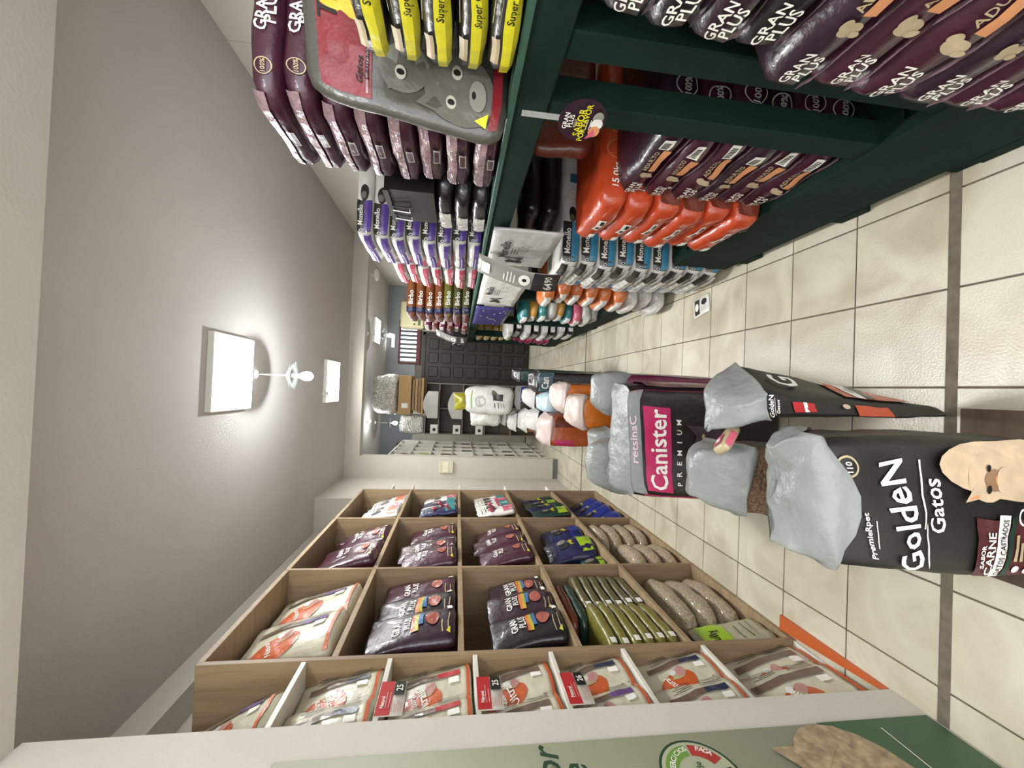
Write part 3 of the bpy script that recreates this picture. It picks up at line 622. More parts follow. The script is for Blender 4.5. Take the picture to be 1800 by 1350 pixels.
# purple sacks
def k_mon(seed, ac, L=.75, W=.42, T=.077, big=False):
    b = lying(L, W, T, 9, .08, .004, seed, (14, 8, 4)); u1 = -.5 if not big else -.36
    b.rect('-y', -.98, u1, -.9, .9, GREY, 6, 4).rect('-y', -.96, u1, -.85, -.02, ac, 6, 2)
    b.text('-y', 'Monello', (-.98+u1)/2+.03, .42, .032 if big else .024, WINK, wmax=.2).ring('-y', -.94, .3, .011, WINK)
    if big: b.rect('-y', .18, .3, -.5, .4, foil('blue_square', '#2f5f80'), 2, 2).ring('-y', .02, 0, .03, LGREY)
    b.ell('-y', -.26 if big else -.4, 0, .04, .02, INK).ell('-y', -.31 if big else -.43, .1, .018, .014, FURG)
    return b, WHT
def k_purple(seed, ac=PURP, en=PURP):
    b, m = k_mon(seed, ac)
    b.rect('-x', .3, .95, -.9, .0, en, 4, 3).rect('-x', -.75, .25, -.75, -.05, en, 5, 3).rect('-x', -.75, .2, -.45, -.38, WINK, 4, 1).lines('-x', -.5, .4, .2, .7, 4, INK)
    return kit(b, m)
KP = [k_purple(90+i) for i in range(2)]; KPK = [k_purple(94, PINK, PINK), k_purple(95, PINK, foil('raspberry', '#b04258'))]
stack(KP, 8, .72, .75, 2.14, .40, 1.402, .079, 'white and purple sack with black printed side', 'purple stack')
stack(KPK, 7, .72, .75, 2.62, .38, 1.402, .076, 'white and pink sack', 'pink stack behind the purple')
def k_birbo(seed, m, en=BRN):
    b = lying(.6, .5, .088, 10, .05, .003, seed, (12, 8, 4)); b.rect('-y', -1, -.78, -.95, .95, NAVY, 4, 4).text('-y', 'Birbo', -.45, 0, .045, WINK)
    b.rect('-x', -.95, .95, .1, .9, PINKFOIL, 6, 3); b.rect('-x', -.7, .6, -.8, 0, en, 4, 2); return kit(b, m)
KBI = [k_birbo(100, BRN2), k_birbo(101, OLV2), k_birbo(102, OLV)]
stack(KBI, 7, .70, .6, 4.05, .55, 1.402, .089, ['navy and silver sack', 'olive sack with navy end', 'gold brown sack with navy end', 'orange brown sack with navy end', 'chestnut sack with navy end', 'chestnut sack with navy end', 'chestnut sack with navy end'],
      'chestnut stack', order=[1, 1, 2, 0, 0, 0, 0])
def k_plain(seed, m, en, T=.09, L=.5, W=.45):
    b = lying(L, W, T, 6, .12, .008, seed, (8, 8, 4)); b.rect('-x', -.9, .9, -.2, .85, en, 6, 3).rect('-y', -.85, -.3, -.6, .6, en, 4, 2); return kit(b, m)
stack([k_plain(110, BRN, PINKFOIL), k_plain(111, WINE, SILV)], 6, .68, .5, 4.75, .5, 1.402, .085, 'brick red sack with shiny end', 'red stack')
b = pouch(.16, .1, .42, 112); b.rect('-y', -.8, .8, -.2, .5, PINKFOIL, 4, 4); kr = kit(b, foil('crimson', '#8d1f3a'))
for i in range(2): spawn('food_sack', kr, (.82+.17*i, 6.15, 1.402), ['left crimson sack standing at the far rack end', 'right crimson sack standing at the far rack end'][i], 'sack', 'crimson sacks at the far rack end')
kbl = kit(pouch(.17, .1, .2, 113, .016), NIGHT); 
for i in range(8): spawn('snack_bag', kbl, (.66+.09*(i % 3), 5.45+.12*i, 1.402+(.12 if i % 2 else 0)), 'small glossy black bag in the far rack end heap, %s from the viewer' % ['nearest', 'second', 'third', 'fourth', 'fifth', 'sixth', 'seventh', 'farthest'][i], 'bag', 'black bags at the far rack end', rz=random.uniform(0, 3), rx=random.uniform(-.3, .3))

# ---- lower rack
def k_low(seed, m=MAROON, W=.42, lab=True, txt='GRAN'):
    b = lying(.8, W, .097, 11, .08, .009, seed, (14, 12, 4), .06)
    b.text('-x', 'GRAN', -.62, .28, .021, WINK).text('-x', 'PLUS', -.60, -.22, .021, WINK)
    if lab: b.rect('-x', -.05, .45, -.5, .0, PEACH, 4, 2).text('-x', 'ADULTO', .2, .35, .018, TAN, wmax=.09).ell('-x', -.18, -.1, .016, .02, BEIGE).ell('-x', -.13, .22, .011, .010, BEIGE).ell('-x', -.22, -.42, .007, .012, BEIGE).barcode('-x', .5, .75, -.2, .5)
    b.rect('-x', -.97, .97, -.95, -.86, PINKFOIL, 10, 1)
    b.ring('-y', -.72, 0, .032, LGREY).text('-y', '100%', -.72, 0, .02, LGREY).text('-y', '15kg', -.35, .1, .022, WINK)
    return kit(b, m)
KL = [k_low(120), k_low(121), k_low(122, PLUM)]; KLB = [k_low(123, NIGHT, lab=False), k_low(124, PLUM, lab=False)]
stack(KL, 6, .61, .8, .32, .43, .365, .098, 'maroon sack with peach end label', 'lower stack nearest the viewer', jx=.006)
stack(KLB, 4, .62, .8, .27, .42, .955, .085, 'near black sack with white lettering', 'pile atop nearest maroon stack', jx=.01)
stack(KL, 6, .745, .8, 1.10, .36, .365, .098, 'plum sack with round side seal', 'stack behind the near posts', jx=.006)
def k_org(seed, side=ORG, W=.36):
    b = lying(.7, W, .107, 12, .06, .010, seed, (16, 10, 4), .05)
    if side is not ORG: b.rect('-y', -.92, .96, -.85, .85, side, 8, 3)
    b.ring('-y', -.1, 0, .036, PEACH).ring('-y', -.38, 0, .036, PEACH).text('-y', '15,0kg' if side is ORG else '15kg', -.66, 0, .034, WINK)
    b.rect('-x', -.2, .35, -.15, .35, WINK, 4, 2).rect('-x', -.15, .3, -.1, .15, INK, 3, 1).rect('-x', -.75, -.5, -.4, .1, WINK, 2, 2).lines('-x', .5, .85, -.5, .3, 2, WINK)
    return kit(b, ORG)
KO = [k_org(130), k_org(131, BRN)]
stack(KO, 6, .685, .7, 1.48, .30, .365, .108, ['bright orange sack with brown side']*4+['all orange sack with white weight print']*2, 'orange stack', order=[1, 1, 1, 1, 0, 0])
b = warped([(.9, 1.50), (1.35, 1.50), (1.35, 1.58), (.9, 1.58)], [(.9, 1.52), (1.3, 1.52), (1.3, 1.58), (.9, 1.58)], 1.02, 1.28, 6, .01, 135, (8, 3, 6)); 
spawn('food_sack', kit(b, BRN), b.base, 'brick brown sack standing behind the orange stack', 'sack')
def k_blue(seed):
    b, m = k_mon(seed, BLUE, .78, .42, .1, True)
    b.rect('-x', -.95, .3, -.1, .9, SILV, 6, 3).rect('-x', .3, .95, .2, .9, GREY, 3, 2).rect('-x', -.2, .9, -.9, -.2, SILV, 5, 3).rect('-x', -.6, -.2, -.8, -.3, BLUE, 3, 2).lines('-x', -.1, .5, -.7, -.3, 3, INK)
    return kit(b, m)
KBL = [k_blue(140+i) for i in range(2)]
stack(KBL, 9, .67, .78, 2.16, .42, .048, .103, 'white sack with black and sea blue side', 'blue stack')
def k_small(seed, m, en, T=.09): 
    b = lying(.4, .3, T, 5, .2, .012, seed, (8, 8, 4), .3); b.rect('-x', -.6, .97, -.35, .8, en, 6, 3).lines('-x', -.4, .7, .1, .5, 2, INK).rect('-x', -.9, .6, -.85, -.55, m, 3, 1); return kit(b, m)
KS = [k_small(150, foil('apricot', '#c87038'), WHT), k_small(151, SILV, WHT), k_small(152, TEAL, WHT), k_small(153, PINK, WHT), k_small(154, WHT, LGREY), k_small(155, foil('amber', '#c9943a'), WHT)]
stack(KS, 9, .64, .4, 2.72, .36, .048, .1, ['crumpled silver bag', 'crumpled silver bag', 'crumpled silver bag']+['orange bag with white end']*6, 'orange and silver pile', order=[1, 1, 1, 0, 0, 0, 0, 0, 0], jx=.03)
KT = [k_small(156, OLV2, BRN, .05), k_small(157, GREY, LGREY, .05)]
stack(KT, 14, .80, .4, 3.02, .3, .05, .055, ['thin brown and grey bag']*14, 'of the thin pile before the third post', grp='thin bags before the third post') if False else None
for i in range(14): spawn('food_sack', KT[i % 2], (1.03, 3.33, .21+.055*i), 'thin dark bag edge-on behind the third green post, %s' % ordn(i, 14), 'sack', 'thin dark bags behind the third post', rz=random.uniform(-.03, .03))
stack(KS, 9, .68, .4, 3.72, .42, .185, .085, ['white and grey small bag', 'silver small bag', 'pink and white small bag', 'teal and white small bag', 'amber and white small bag', 'white small bag', 'teal small bag', 'amber small bag', 'teal and white bag'], 'mixed pile past third post', order=[4, 1, 3, 2, 5, 4, 2, 5, 2], jx=.03)
stack([k_plain(158, NIGHT, SILV), k_plain(159, LGREY, WHT)], 8, .68, .4, 4.62, .5, .185, .1, 'black and silver bag', 'pile past fourth post', jx=.03)
stack([kit(lying(.5, .4, .1, 8, .08, .012, 170), NIGHT)], 2, .95, .5, 2.2, .4, .98, .1, 'black sack', 'lying on the blue stack')
stack([k_plain(160, GOLD, TAN, .11, .4, .4)], 5, .74, .4, 5.85, .4, .72, .11, 'gold bag', 'gold pile at rack end')
stack([k_plain(161, HOT, WINE, .09, .4, .4)], 6, .72, .4, 5.85, .45, .185, .088, 'magenta bag', 'magenta pile at rack end', jx=.02)
# ---- hanging display bags, strips, sign
def banner(y0, y1, zb, zt, m, label, txt=True, x=.70, cat='display bag'):
    Wd = y1-y0; o_ = Vector((y0*3, 1, 2))
    def fn(s):
        v = (s[2]+1)/2; q = Vector((s[0]*Wd/2, s[1]*.006, v*(zt-zb))); return q+noise.noise_vector(q*8+o_)*.004
    b = Body((Wd, .012, zt-zb), fn, (10, 1, 8))
    if txt: b.text('-y', 'Monello', .05, .55, .05, INK).ell('-y', -.62, .12, .028, .034, INK).ell('-y', -.5, .16, .022, .028, FURG).ell('-y', -.66, .3, .018, .016, INK).ell('-y', -.46, .34, .016, .015, FURG).ell('-y', -.7, -.06, .014, .02, GREY).ell('-y', -.42, -.05, .014, .02, INK).lines('-y', -.2, .35, .1, .3, 3, GREY).ring('-y', .3, -.1, .02, GREY).ring('-y', .1, -.1, .02, GREY)
    else: 
        for i in range(12): b.ell('-y', random.uniform(-.8, .8), random.uniform(-.8, .8), .03, .008, LGREY, 10, rings=1)
    return spawn('display_bag', kit(b, m), (x, (y0+y1)/2, zb), label, cat, rz=-pi/2)
banner(1.78, 2.28, 1.06, 1.37, LGREY, 'grey flat display bag hanging over the green beam, nearer of two')
banner(2.45, 3.40, 1.07, 1.37, WHT, 'white flat display bag with two dogs hanging over the beam')
banner(3.50, 4.45, 1.06, 1.37, foil('violet', '#3b3478'), 'violet crinkled display bag hanging beyond the white one', False)
def strip(y, x, zt, zb, label, txt=('64', '90')):
    n = 14; b = Body((.14, .002, zt-zb), lambda s: Vector((s[0]*.07, s[1]*.001-.10*sin(pi*.62*(1-(s[2]+1)/2)), (s[2]+1)/2*(zt-zb))), (2, 1, n))
    b.rect('-y', -1, 1, -1, -.35, GREY, 2, 5).text('-y', txt[0], -.35, -.75, .045, WINK, wmax=.055).text('-y', txt[1], .45, -.72, .038, WINK, wmax=.045).ell('-y', 0, -.15, .042, .03, WINK).ell('-y', 0, -.15, .014, .012, INK); b.lines('-y', -.6, .6, .1, .35, 4, WINK).rect('-y', -.6, .5, .7, .9, WINK, 2, 2)
    spawn('price_strip', kit(b, mat('grey_film', '#8f8d88', .3, vary=.05)), (x, y, zb), label, 'price strip', rz=-pi/2+.4)
strip(2.16, .66, 1.42, 1.0, 'grey curved price strip sticking out in front of the grey display bag')
strip(5.0, .66, 1.78, 1.42, 'pale curved price strip on the red stack at the far end', ('84', '90'))
b = Body((.115, .003, .115), lambda s: Vector((s[0]*.0575, s[1]*.0015, s[2]*.0575)), (1, 1, 1))
b.text('-y', 'GRAN', 0, .72, .012, WINK).text('-y', 'PLUS', .02, .5, .012, WINK).text('-y', 'MAIS', -.05, .3, .008, TAN).text('-y', 'SABOR', 0, .12, .018, YEL).text('-y', 'POR FAVOR', 0, -.1, .014, YEL).lines('-y', -.3, .2, -.35, -.22, 2, WINK)
b.ell('-y', .3, -.6, .016, .013, FURL).ell('-y', .0, -.62, .015, .015, WHT).ell('-y', -.35, -.6, .016, .014, PEACH).poly('-y', [(-.75, -.3), (-.2, -.55), (-.55, -.7)], PINK)
disc = MB().tube((0, -.001, 0), (0, .001, 0), .0585, PLUM, 32)
sg_ = obj('hanging_sign', disc.mesh('disc'), None, (.665, .975, 1.225), -pi/2+.25); tag(sg_, 'round plum flavour sign with yellow words dangling from the green beam', 'sign')
obj('print', b.pr.mesh('print'), sg_); MB().box(-.008, .008, 0, .001, .055, .15, CLEAR).o('plastic_strip', sg_)

# ================================================================ FLOOR SACKS (middle)
def lining(b, base_v, apex, zlift, m, n=28, rows=7, amp=.02, seed=0, wav=.06, lean=(0, 0), squash=.25, flare=.05):
    """the pale inside of a sack turned out above its mouth"""
    V = []; o_ = Vector((seed, seed*2, 3)); pre = 4; rows += pre
    for j in range(rows+1):
        for i in range(n):
            a = 2*pi*i/n; sx = max(-1, min(1, 1.42*cos(a))); sy = max(-1, min(1, 1.42*sin(a)))
            v0 = base_v+wav*sin(3*a+seed)+wav*.6*noise.noise(Vector((cos(a)*2, sin(a)*2, seed)))
            c = Vector(b.fn((0, 0, 1))); rim = Vector(b.fn((sx, sy, 1))); out = Vector((rim.x-c.x, rim.y-c.y, 0)).normalized()
            if j <= pre:
                v = v0+(1-v0)*j/pre; p = Vector(b.fn((sx, sy, min(1, v))))+out*(.007+.006*sin(pi*j/pre)+(rim-c).length*flare*.3*j/pre)
                V.append(p+out*abs(noise.noise(p*25+o_))*.01); continue
            k = (j-pre)/(rows-pre); kk = k**1.5
            top = Vector((c.x+(rim.x-c.x)*(1-kk*(1-squash))+.02*sin(seed*2)*k, c.y+(rim.y-c.y)*(1-kk*.92), c.z+zlift*sin(k*pi/2)))+Vector((lean[0], lean[1], 0))*k
            p = Vector((top.x, top.y, top.z+(rim.z-c.z)*(1-k)))+out*(.007+(rim-c).length*flare*.3)*(1-k)
            V.append(p+noise.noise_vector(p*13+o_)*amp*k+noise.noise_vector(p*32+o_)*amp*.5*k)
    F = [(j*n+i, j*n+(i+1) % n, (j+1)*n+(i+1) % n, (j+1)*n+i) for j in range(rows) for i in range(n)]
    F.append(tuple(range(rows*n, rows*n+n)))
    return mk('lining', V, F, m, None, True)
def sack(b, m, label, lin=None, extra=(), fmat=None, cat='sack'):
    parts = [('sack', b.shell('sack', m, caps='xXyYz' if lin else 'xXyYzZ', fmat=fmat))]
    if b.pr.F: parts.append(('print', b.pr.mesh('print')))
    if lin: parts.append(('lining', lin))
    parts += list(extra)
    return spawn('open_sack', parts, b.base, label, cat)
pal = empty('pallet', (-.15, .95, 0), 'low dark pallet under the two nearest floor sacks', 'pallet')
PB = wood('pallet_wood', '#4a3b2e', '#5b4a3a', .8, (1, 8, 8))
for i in range(4): MB().box(-.30, .15, -.66+.19*i, -.50+.19*i, .04, .058, PB, .002).o('slat', pal)
for x in (-.28, -.09, .10): MB().box(x-.02, x+.03, -.66, .08, 0, .04, PB, .002).o('runner', pal)
BKF = mat('matt_black_film', '#1d1c1b', .42, .5, vary=.15, scale=6, bump=.12, bscale=9)
# S1 nearest
b = warped([(-.40, .80), (-.08, .78), (-.06, .93), (-.37, .97)], [(-.375, .83), (-.07, .84), (-.075, 1.0), (-.34, 1.04)], .06, [.685, .745, .69, .655], 7, .008, 200, (14, 8, 16), .03)
b.vo = .09
b.text('-y', 'PremieRpet', -.42, .5, .02, WINK, rot=.1, shear=.15).rect('-y', -.6, -.2, .44, .446, WINK, 4, 1)
b.text('-y', 'GoldeN', -.16, .24, .07, WINK, wmax=.25, rot=.16)
b.rect('-y', -.95, -.3, .05, .062, WINK, 6, 1, .1).rect('-y', -.3, .7, .075, .088, WINK, 8, 1, .0)
b.text('-y', 'Gatos', .05, .0, .04, WINK, wmax=.12, rot=.12, shear=.1).ell('-y', .55, .62, .026, .026, TAN, 20).ell('-y', .55, .62, .021, .021, INK, 20).text('-y', '110', .55, .62, .014, WINK)
WFILM = foil('wine_panel', '#4c2024', .4)
b.rect('-y', -.95, -.08, -1, -.3, WFILM, 6, 6).text('-y', 'SABOR', -.62, -.34, .012, WINK).text('-y', 'CARNE', -.58, -.4, .022, WINK).rect('-y', -.95, .0, -.53, -.45, WINK, 6, 2).text('-y', 'GATOS CASTRADOS', -.48, -.49, .015, INK, wmax=.13).rect('-y', -.95, -.02, -.58, -.54, DGRN, 6, 1)
for i in range(4): b.ell('-y', -.82, -.63-.09*i, .01, .01, WINK, 12, rings=1).lines('-y', -.68, -.3, -.65-.09*i, -.61-.09*i, 2, TAN)
CATF = mat('cat_fur_print', '#c2ab8d', .5, vary=.12, scale=30); CATD = mat('cat_fur_dark', '#8d6c50', .5, vary=.1)
b.ell('-y', .66, -.60, .07, .2, CATF, 24, rings=3).ell('-y', .48, -.36, .05, .05, CATF, 20).poly('-y', [(.75, -.3), (.9, -.14), (.66, -.26)], CATF).poly('-y', [(.2, -.33), (.12, -.2), (.36, -.27)], CATF).poly('-y', [(.2, -.31), (.15, -.23), (.3, -.27)], PEACH)
b.ell('-y', .46, -.405, .022, .024, CATD, 16).ell('-y', .47, -.43, .01, .008, PEACH, 12, rings=1).ell('-y', .48, -.47, .028, .018, CATF, 16).ell('-y', .33, -.37, .008, .005, INK, 10, rings=1).ell('-y', .6, -.35, .008, .005, INK, 10, rings=1)
b.ring('-y', -.02, -.6, .018, WINK, .004).ell('-y', .12, -.78, .03, .03, LGREY, 20).ell('-y', .12, -.78, .024, .024, DGRN, 20)
sack(b, BKF, 'black cat food sack nearest the viewer, silver lining folded over its top', lining(b, .80, None, .015, LINE, 34, 8, .022, 3, .14, (-.0, .02), .85, .03))
# S2 turned to the right
b = warped([(-.03, 1.02), (.0, 1.08), (.0, 1.13), (-.03, 1.15)], [(-.05, 1.04), (.02, 1.03), (.125, 1.22), (-.02, 1.26)], .06, [.68, .70, .66, .66], 9, .006, 201, (8, 10, 14), 0)
b.text('-y', 'GoldeN', 0, .88, .018, WINK, wmax=.06).text('-y', 'Gatos', 0, .8, .012, WINK).rect('-y', -.7, .7, .83, .835, WINK, 2, 1).rect('-y', -.4, .5, .42, .64, RED, 2, 2).rect('-y', -.4, .5, .5, .54, WINK, 2, 1).rect('-y', -.8, .3, -.35, .0, ORG, 2, 3).ell('-y', .1, .1, .01, .014, CATF, 12)
b.rect('+x', -.9, .95, -.75, .05, ORG, 6, 6).text('+x', 'G', -.1, .58, .09, WINK).text('+x', 'oldeN', .75, .5, .05, WINK, wmax=.05).rect('+x', -.9, .9, -.2, -.08, WINK, 4, 2).text('+x', 'GATOS', .0, -.14, .014, INK).rect('+x', -.9, .9, -.3, -.21, DGRN, 4, 1)
for i in range(3): b.ring('+x', .0, -.4-.12*i, .012, WINK)
sack(b, BKF, 'black and orange cat food sack turned right, silver lining rising above it', lining(b, .96, None, .08, LINE, 30, 8, .022, 5, .02, (-.07, .03), .6, .1))
# S3 clear kibble sack
b = warped([(-.42, 1.22), (-.16, 1.20), (-.16, 1.45), (-.40, 1.45)], [(-.36, 1.18), (-.14, 1.16), (-.15, 1.40), (-.34, 1.42)], .0, [.64, .64, .68, .68], 6, .008, 202, (10, 8, 12), .03)
b.text('-y', 'Gol', .1, .35, .035, WINK)
kibl = lambda side, c: KIB if c[2] > .45 else None
sack(b, BKF, 'dark kibble sack with clear window and silver top, left behind the nearest sack', lining(b, .9, None, .05, LINE, 26, 7, .018, 8, .05, (0, .02), .7, .04), fmat=kibl)
b = lying(.1, .06, .03, 5, .1, .002, 203, (6, 4, 3)); b.rect('-y', -.8, .3, -.6, .6, PINK, 2, 2).rect('+z', -.8, 0, -.6, .6, PINK, 3, 2).rect('+z', -.6, -.3, -.3, .3, WINK, 2, 2)
spawn('snack_packet', kit(b, TAN), (-.12, 1.14, .70), 'small tan and pink packet lying between the silver tops', 'packet', rz=.5, ry=.7)
# S4 tall dark sack with pink plate
b = warped([(-.47, 1.74), (.04, 1.72), (.06, 1.95), (-.45, 1.98)], [(-.455, 1.75), (.045, 1.74), (.06, 1.92), (-.44, 1.98)], .0, [.745, .80, .79, .75], 9, .005, 210, (14, 6, 16), .02)
DK = foil('dark_umber', '#241b1b', .4); MAG = mat('plate_magenta', '#b92a5e', .4, vary=.05); PUMA = foil('puma', '#43343a', .45)
b.rect('-y', -1, 1, .78, 1, LINE, 8, 2).text('-y', 'retsinaC', .05, .89, .045, foil('faded_pink', '#d9bcc2'), wmax=.26)
b.rect('-y', -.9, .62, .42, .74, MAG, 18, 10, .02).text('-y', 'Canister', -.12, .58, .085, WINK, wmax=.36)
for i, ch in enumerate('PREMIUM'): b.text('-y', ch, -.7+.18*i, .33, .024, WINK)
b.ell('-y', .0, -.06, .09, .08, PUMA, 24, rings=3).poly('-y', [(-.4, .22), (-.28, .02), (-.15, .12)], PUMA).poly('-y', [(.35, .25), (.3, .02), (.15, .12)], PUMA).ell('-y', -.1, .02, .012, .008, TAN, 12, rings=1).ell('-y', .14, .04, .012, .008, TAN, 12, rings=1).ell('-y', .04, -.12, .022, .014, foil('nose', '#6b4a4c'), 12)
b.rect('-y', .96, 1.0, -.9, .99, MAG, 1, 8).rect('-y', -1.0, -.97, -.9, .84, MAG, 1, 8)
b.rect('+x', -.9, .9, -.9, .7, WINE, 4, 6)
sack(b, DK, 'tall dark sack with magenta name plate in the middle of the aisle', lining(b, .99, None, .0, LINE, 30, 6, .016, 12, .01, (0, .02), .9, .01))
# S5 plum sack behind it, right
b = warped([(-.1, 2.02), (.10, 2.02), (.12, 2.25), (-.1, 2.25)], [(-.1, 2.0), (.11, 2.0), (.12, 2.2), (-.1, 2.2)], 0, [.74, .74, .76, .76], 7, .006, 211); b.rect('+x', -.9, .9, -.9, .8, WINE, 4, 5)
sack(b, WINE, 'plum sack half hidden behind the magenta plated one, right side', lining(b, .8, None, .05, LINE, 24, 6, .015, 13, .06, (0, 0), .6))
b = warped([(-.52, 2.02), (-.25, 2.02), (-.25, 2.25), (-.5, 2.25)], [(-.50, 2.02), (-.24, 2.0), (-.25, 2.2), (-.48, 2.2)], 0, [.74, .76, .78, .76], 7, .006, 212)
sack(b, LGREY, 'grey topped sack half hidden behind the magenta plated one, left side', lining(b, .6, None, .05, LINE, 24, 6, .015, 14, .06, (0, 0), .6))
# orange sacks etc.  (x-left, x-right, y, depth, z-top, film, lining, label, side film)
def mid(xl, xr, y, dp, zt, m, lm, label, seed, side=None, lift=.05, basev=.9, fn=None, zb=0, lean=(0, .02)):
    b = warped([(xl, y), (xr, y-.01), (xr+.02, y+dp), (xl+.01, y+dp)], [(xl-.005, y), (xr, y), (xr+.015, y+dp), (xl+.01, y+dp)], zb, zt, 9, .006, seed, (8, 6, 12), .02)
    if side: b.rect('+x', -.96, .96, -.95, basev, side, 4, 6)
    if fn: fn(b)
    sack(b, m, label, lining(b, basev, None, lift, lm, 26, 8, .02, seed, .05, lean, .55, .14))
mid(-.22, -.02, 2.50, .25, .755, ORG2, PLINE, 'front bright orange sack with pink lining and dark brown side', 220, BRN, .04, .9)
mid(-.14, .06, 2.85, .25, .78, ORG2, PLINE, 'second orange sack with pink lining, right behind the front one', 221, BRN, .04, .9)
mid(-.40, -.18, 3.0, .28, .845, foil('rust', '#b4541c'), PLINE, 'rust orange sack with pale lining on the left of the row', 222, None, .03, .93, fn=lambda b: (b.rect('-y', -.95, -.55, .5, .85, HOT, 2, 3), b.rect('-y', .3, .97, -.9, .85, BRN, 3, 5)))
mid(-.36, -.22, 2.32, .2, .62, NIGHT, LINE, 'squat black sack with crumpled silver top left of the orange ones', 223, None, .08)
mid(.0, .17, 3.5, .25, .86, NIGHT, NIGHT, 'black sack with slate plate standing right in the row', 224, None, .02, .97, fn=lambda b: (b.rect('-y', -.9, .95, .6, .92, DTEAL, 4, 3), b.rect('-y', -.95, .95, .92, .99, LBLUE, 4, 1), b.text('-y', 'Can', -.1, .76, .07, WINK, wmax=.1)))
mid(-.16, -.02, 3.38, .25, .79, LBLUE, LBLUE, 'pale blue sack with slate label beside the black one', 225, None, .03, .7, fn=lambda b: (b.rect('-y', -.2, .9, .35, .6, DTEAL, 4, 3), b.text('-y', 'Can', .35, .48, .03, WINK)))
mid(-.36, -.18, 3.7, .25, .80, NAVY, WLIN, 'navy sack with white collar, left of the pale blue one', 226, None, .05, .95)
mid(-.16, .02, 3.9, .25, .80, BRN2, WLIN, 'brown sack with white collar behind the pale blue one', 227, None, .05, .95)
mid(-.42, -.20, 4.2, .25, .81, foil('toffee', '#a86b2c'), WLIN, 'toffee brown sack with white collar on the left', 228, None, .04, .95)
mid(-.45, -.26, 4.6, .25, .87, foil('umber', '#3a2822'), WLIN, 'umber sack with narrow white collar, farthest left', 229, None, .04, .96)
mid(.10, .22, 4.15, .22, .92, DGRN, NIGHT, 'dark green sack peeking out behind the black one', 230, None, .03, .97)
b = warped([(-.22, 4.5), (.06, 4.5), (.06, 4.75), (-.22, 4.75)], [(-.22, 4.5), (.06, 4.5), (.06, 4.75), (-.22, 4.75)], 0, .86, 12, .004, 231, (4, 4, 6)); b.rect('-y', -.2, .9, .5, .9, ROYAL, 3, 3).rect('-y', -.9, -.3, .3, .9, GREY, 3, 3).rect('-y', -.2, .9, .1, .45, WINK, 3, 2)
sack(b, mat('carton', '#7c7c78', .6), 'blue and grey printed carton under the standing white sack', cat='carton')
b = warped([(-.28, 4.55), (.03, 4.55), (.03, 4.8), (-.28, 4.8)], [(-.26, 4.56), (.03, 4.56), (.03, 4.7), (-.26, 4.7)], .87, 1.42, 5, .012, 232, (10, 6, 12), .06)
b.ell('-y', -.1, .35, .06, .06, LGREY, 20).ell('-y', -.1, .35, .045, .045, WHT, 20).ell('-y', .4, -.2, .06, .025, OLV2, rot=.6).rect('-y', .0, .4, -.55, -.15, GREY, 3, 3).rect('-y', -.7, .7, .72, .78, LIME, 6, 1).lines('-y', -.5, -.1, -.6, -.2, 4, GREY)
sack(b, WHT, 'white sack with green leaf print standing tall above the row')
kk = kit(pouch(.2, .12, .12, 233, .02), foil('acid', '#a5a02c')); spawn('snack_bag', kk, (-.14, 4.63, 1.412), 'crumpled yellow green bag tucked at the white sack top', 'bag', rx=.2)
kw = kit(pouch(.2, .14, .34, 234, .02), WHT)
for i in range(2): spawn('white_bag', kw, (-.34+.03*i, 4.98+.22*i, .985), ['nearer', 'farther'][i]+' crumpled white bag left of the standing white sack', 'bag', 'crumpled white bags in the row', rz=.3*i)
mid(-.42, -.24, 4.9, .4, .96, foil('putty', '#8a826c'), WLIN, 'putty coloured sack under the crumpled white bags', 235, None, .02, .98)
# ---- packet on the floor
b = lying(.12, .17, .008, 16, .5, .003, 240, (6, 8, 2)); b.rect('+z', -.8, .8, .1, .7, GREY, 4, 3).ell('+z', 0, .4, .025, .02, WINK).ell('+z', .3, -.5, .02, .025, INK).lines('+z', -.6, .2, -.6, -.2, 3, GREY)
spawn('sample_packet', kit(b, WHT), (.575, 2.42, .005), 'small white sample packet lying on the tiled floor', 'packet', rz=.15)

# ================================================================ BACK ROOM
cb = empty('display_cabinet', (-.36, 7.6, 0), 'brown grid cabinet at the back left of the door', 'cabinet')
CAB = wood('cabinet_wood', '#4b3f37', '#5a4d43', .5, (6, 6, 1)); CABE = mat('cabinet_edge', '#7a7068', .5)
part('back_panel', -.84, .08, 7.9, 7.92, 0, 2.06, CAB, cb)
for x in (-.84, -.38, .06): part('side_panel', x, x+.02, 7.5, 7.9, 0, 2.06, CABE, cb)
for z in (.5, .98, 1.38, 1.80, 2.04): part('shelf_board', -.82, .06, 7.5, 7.9, z, z+.02, CABE, cb)
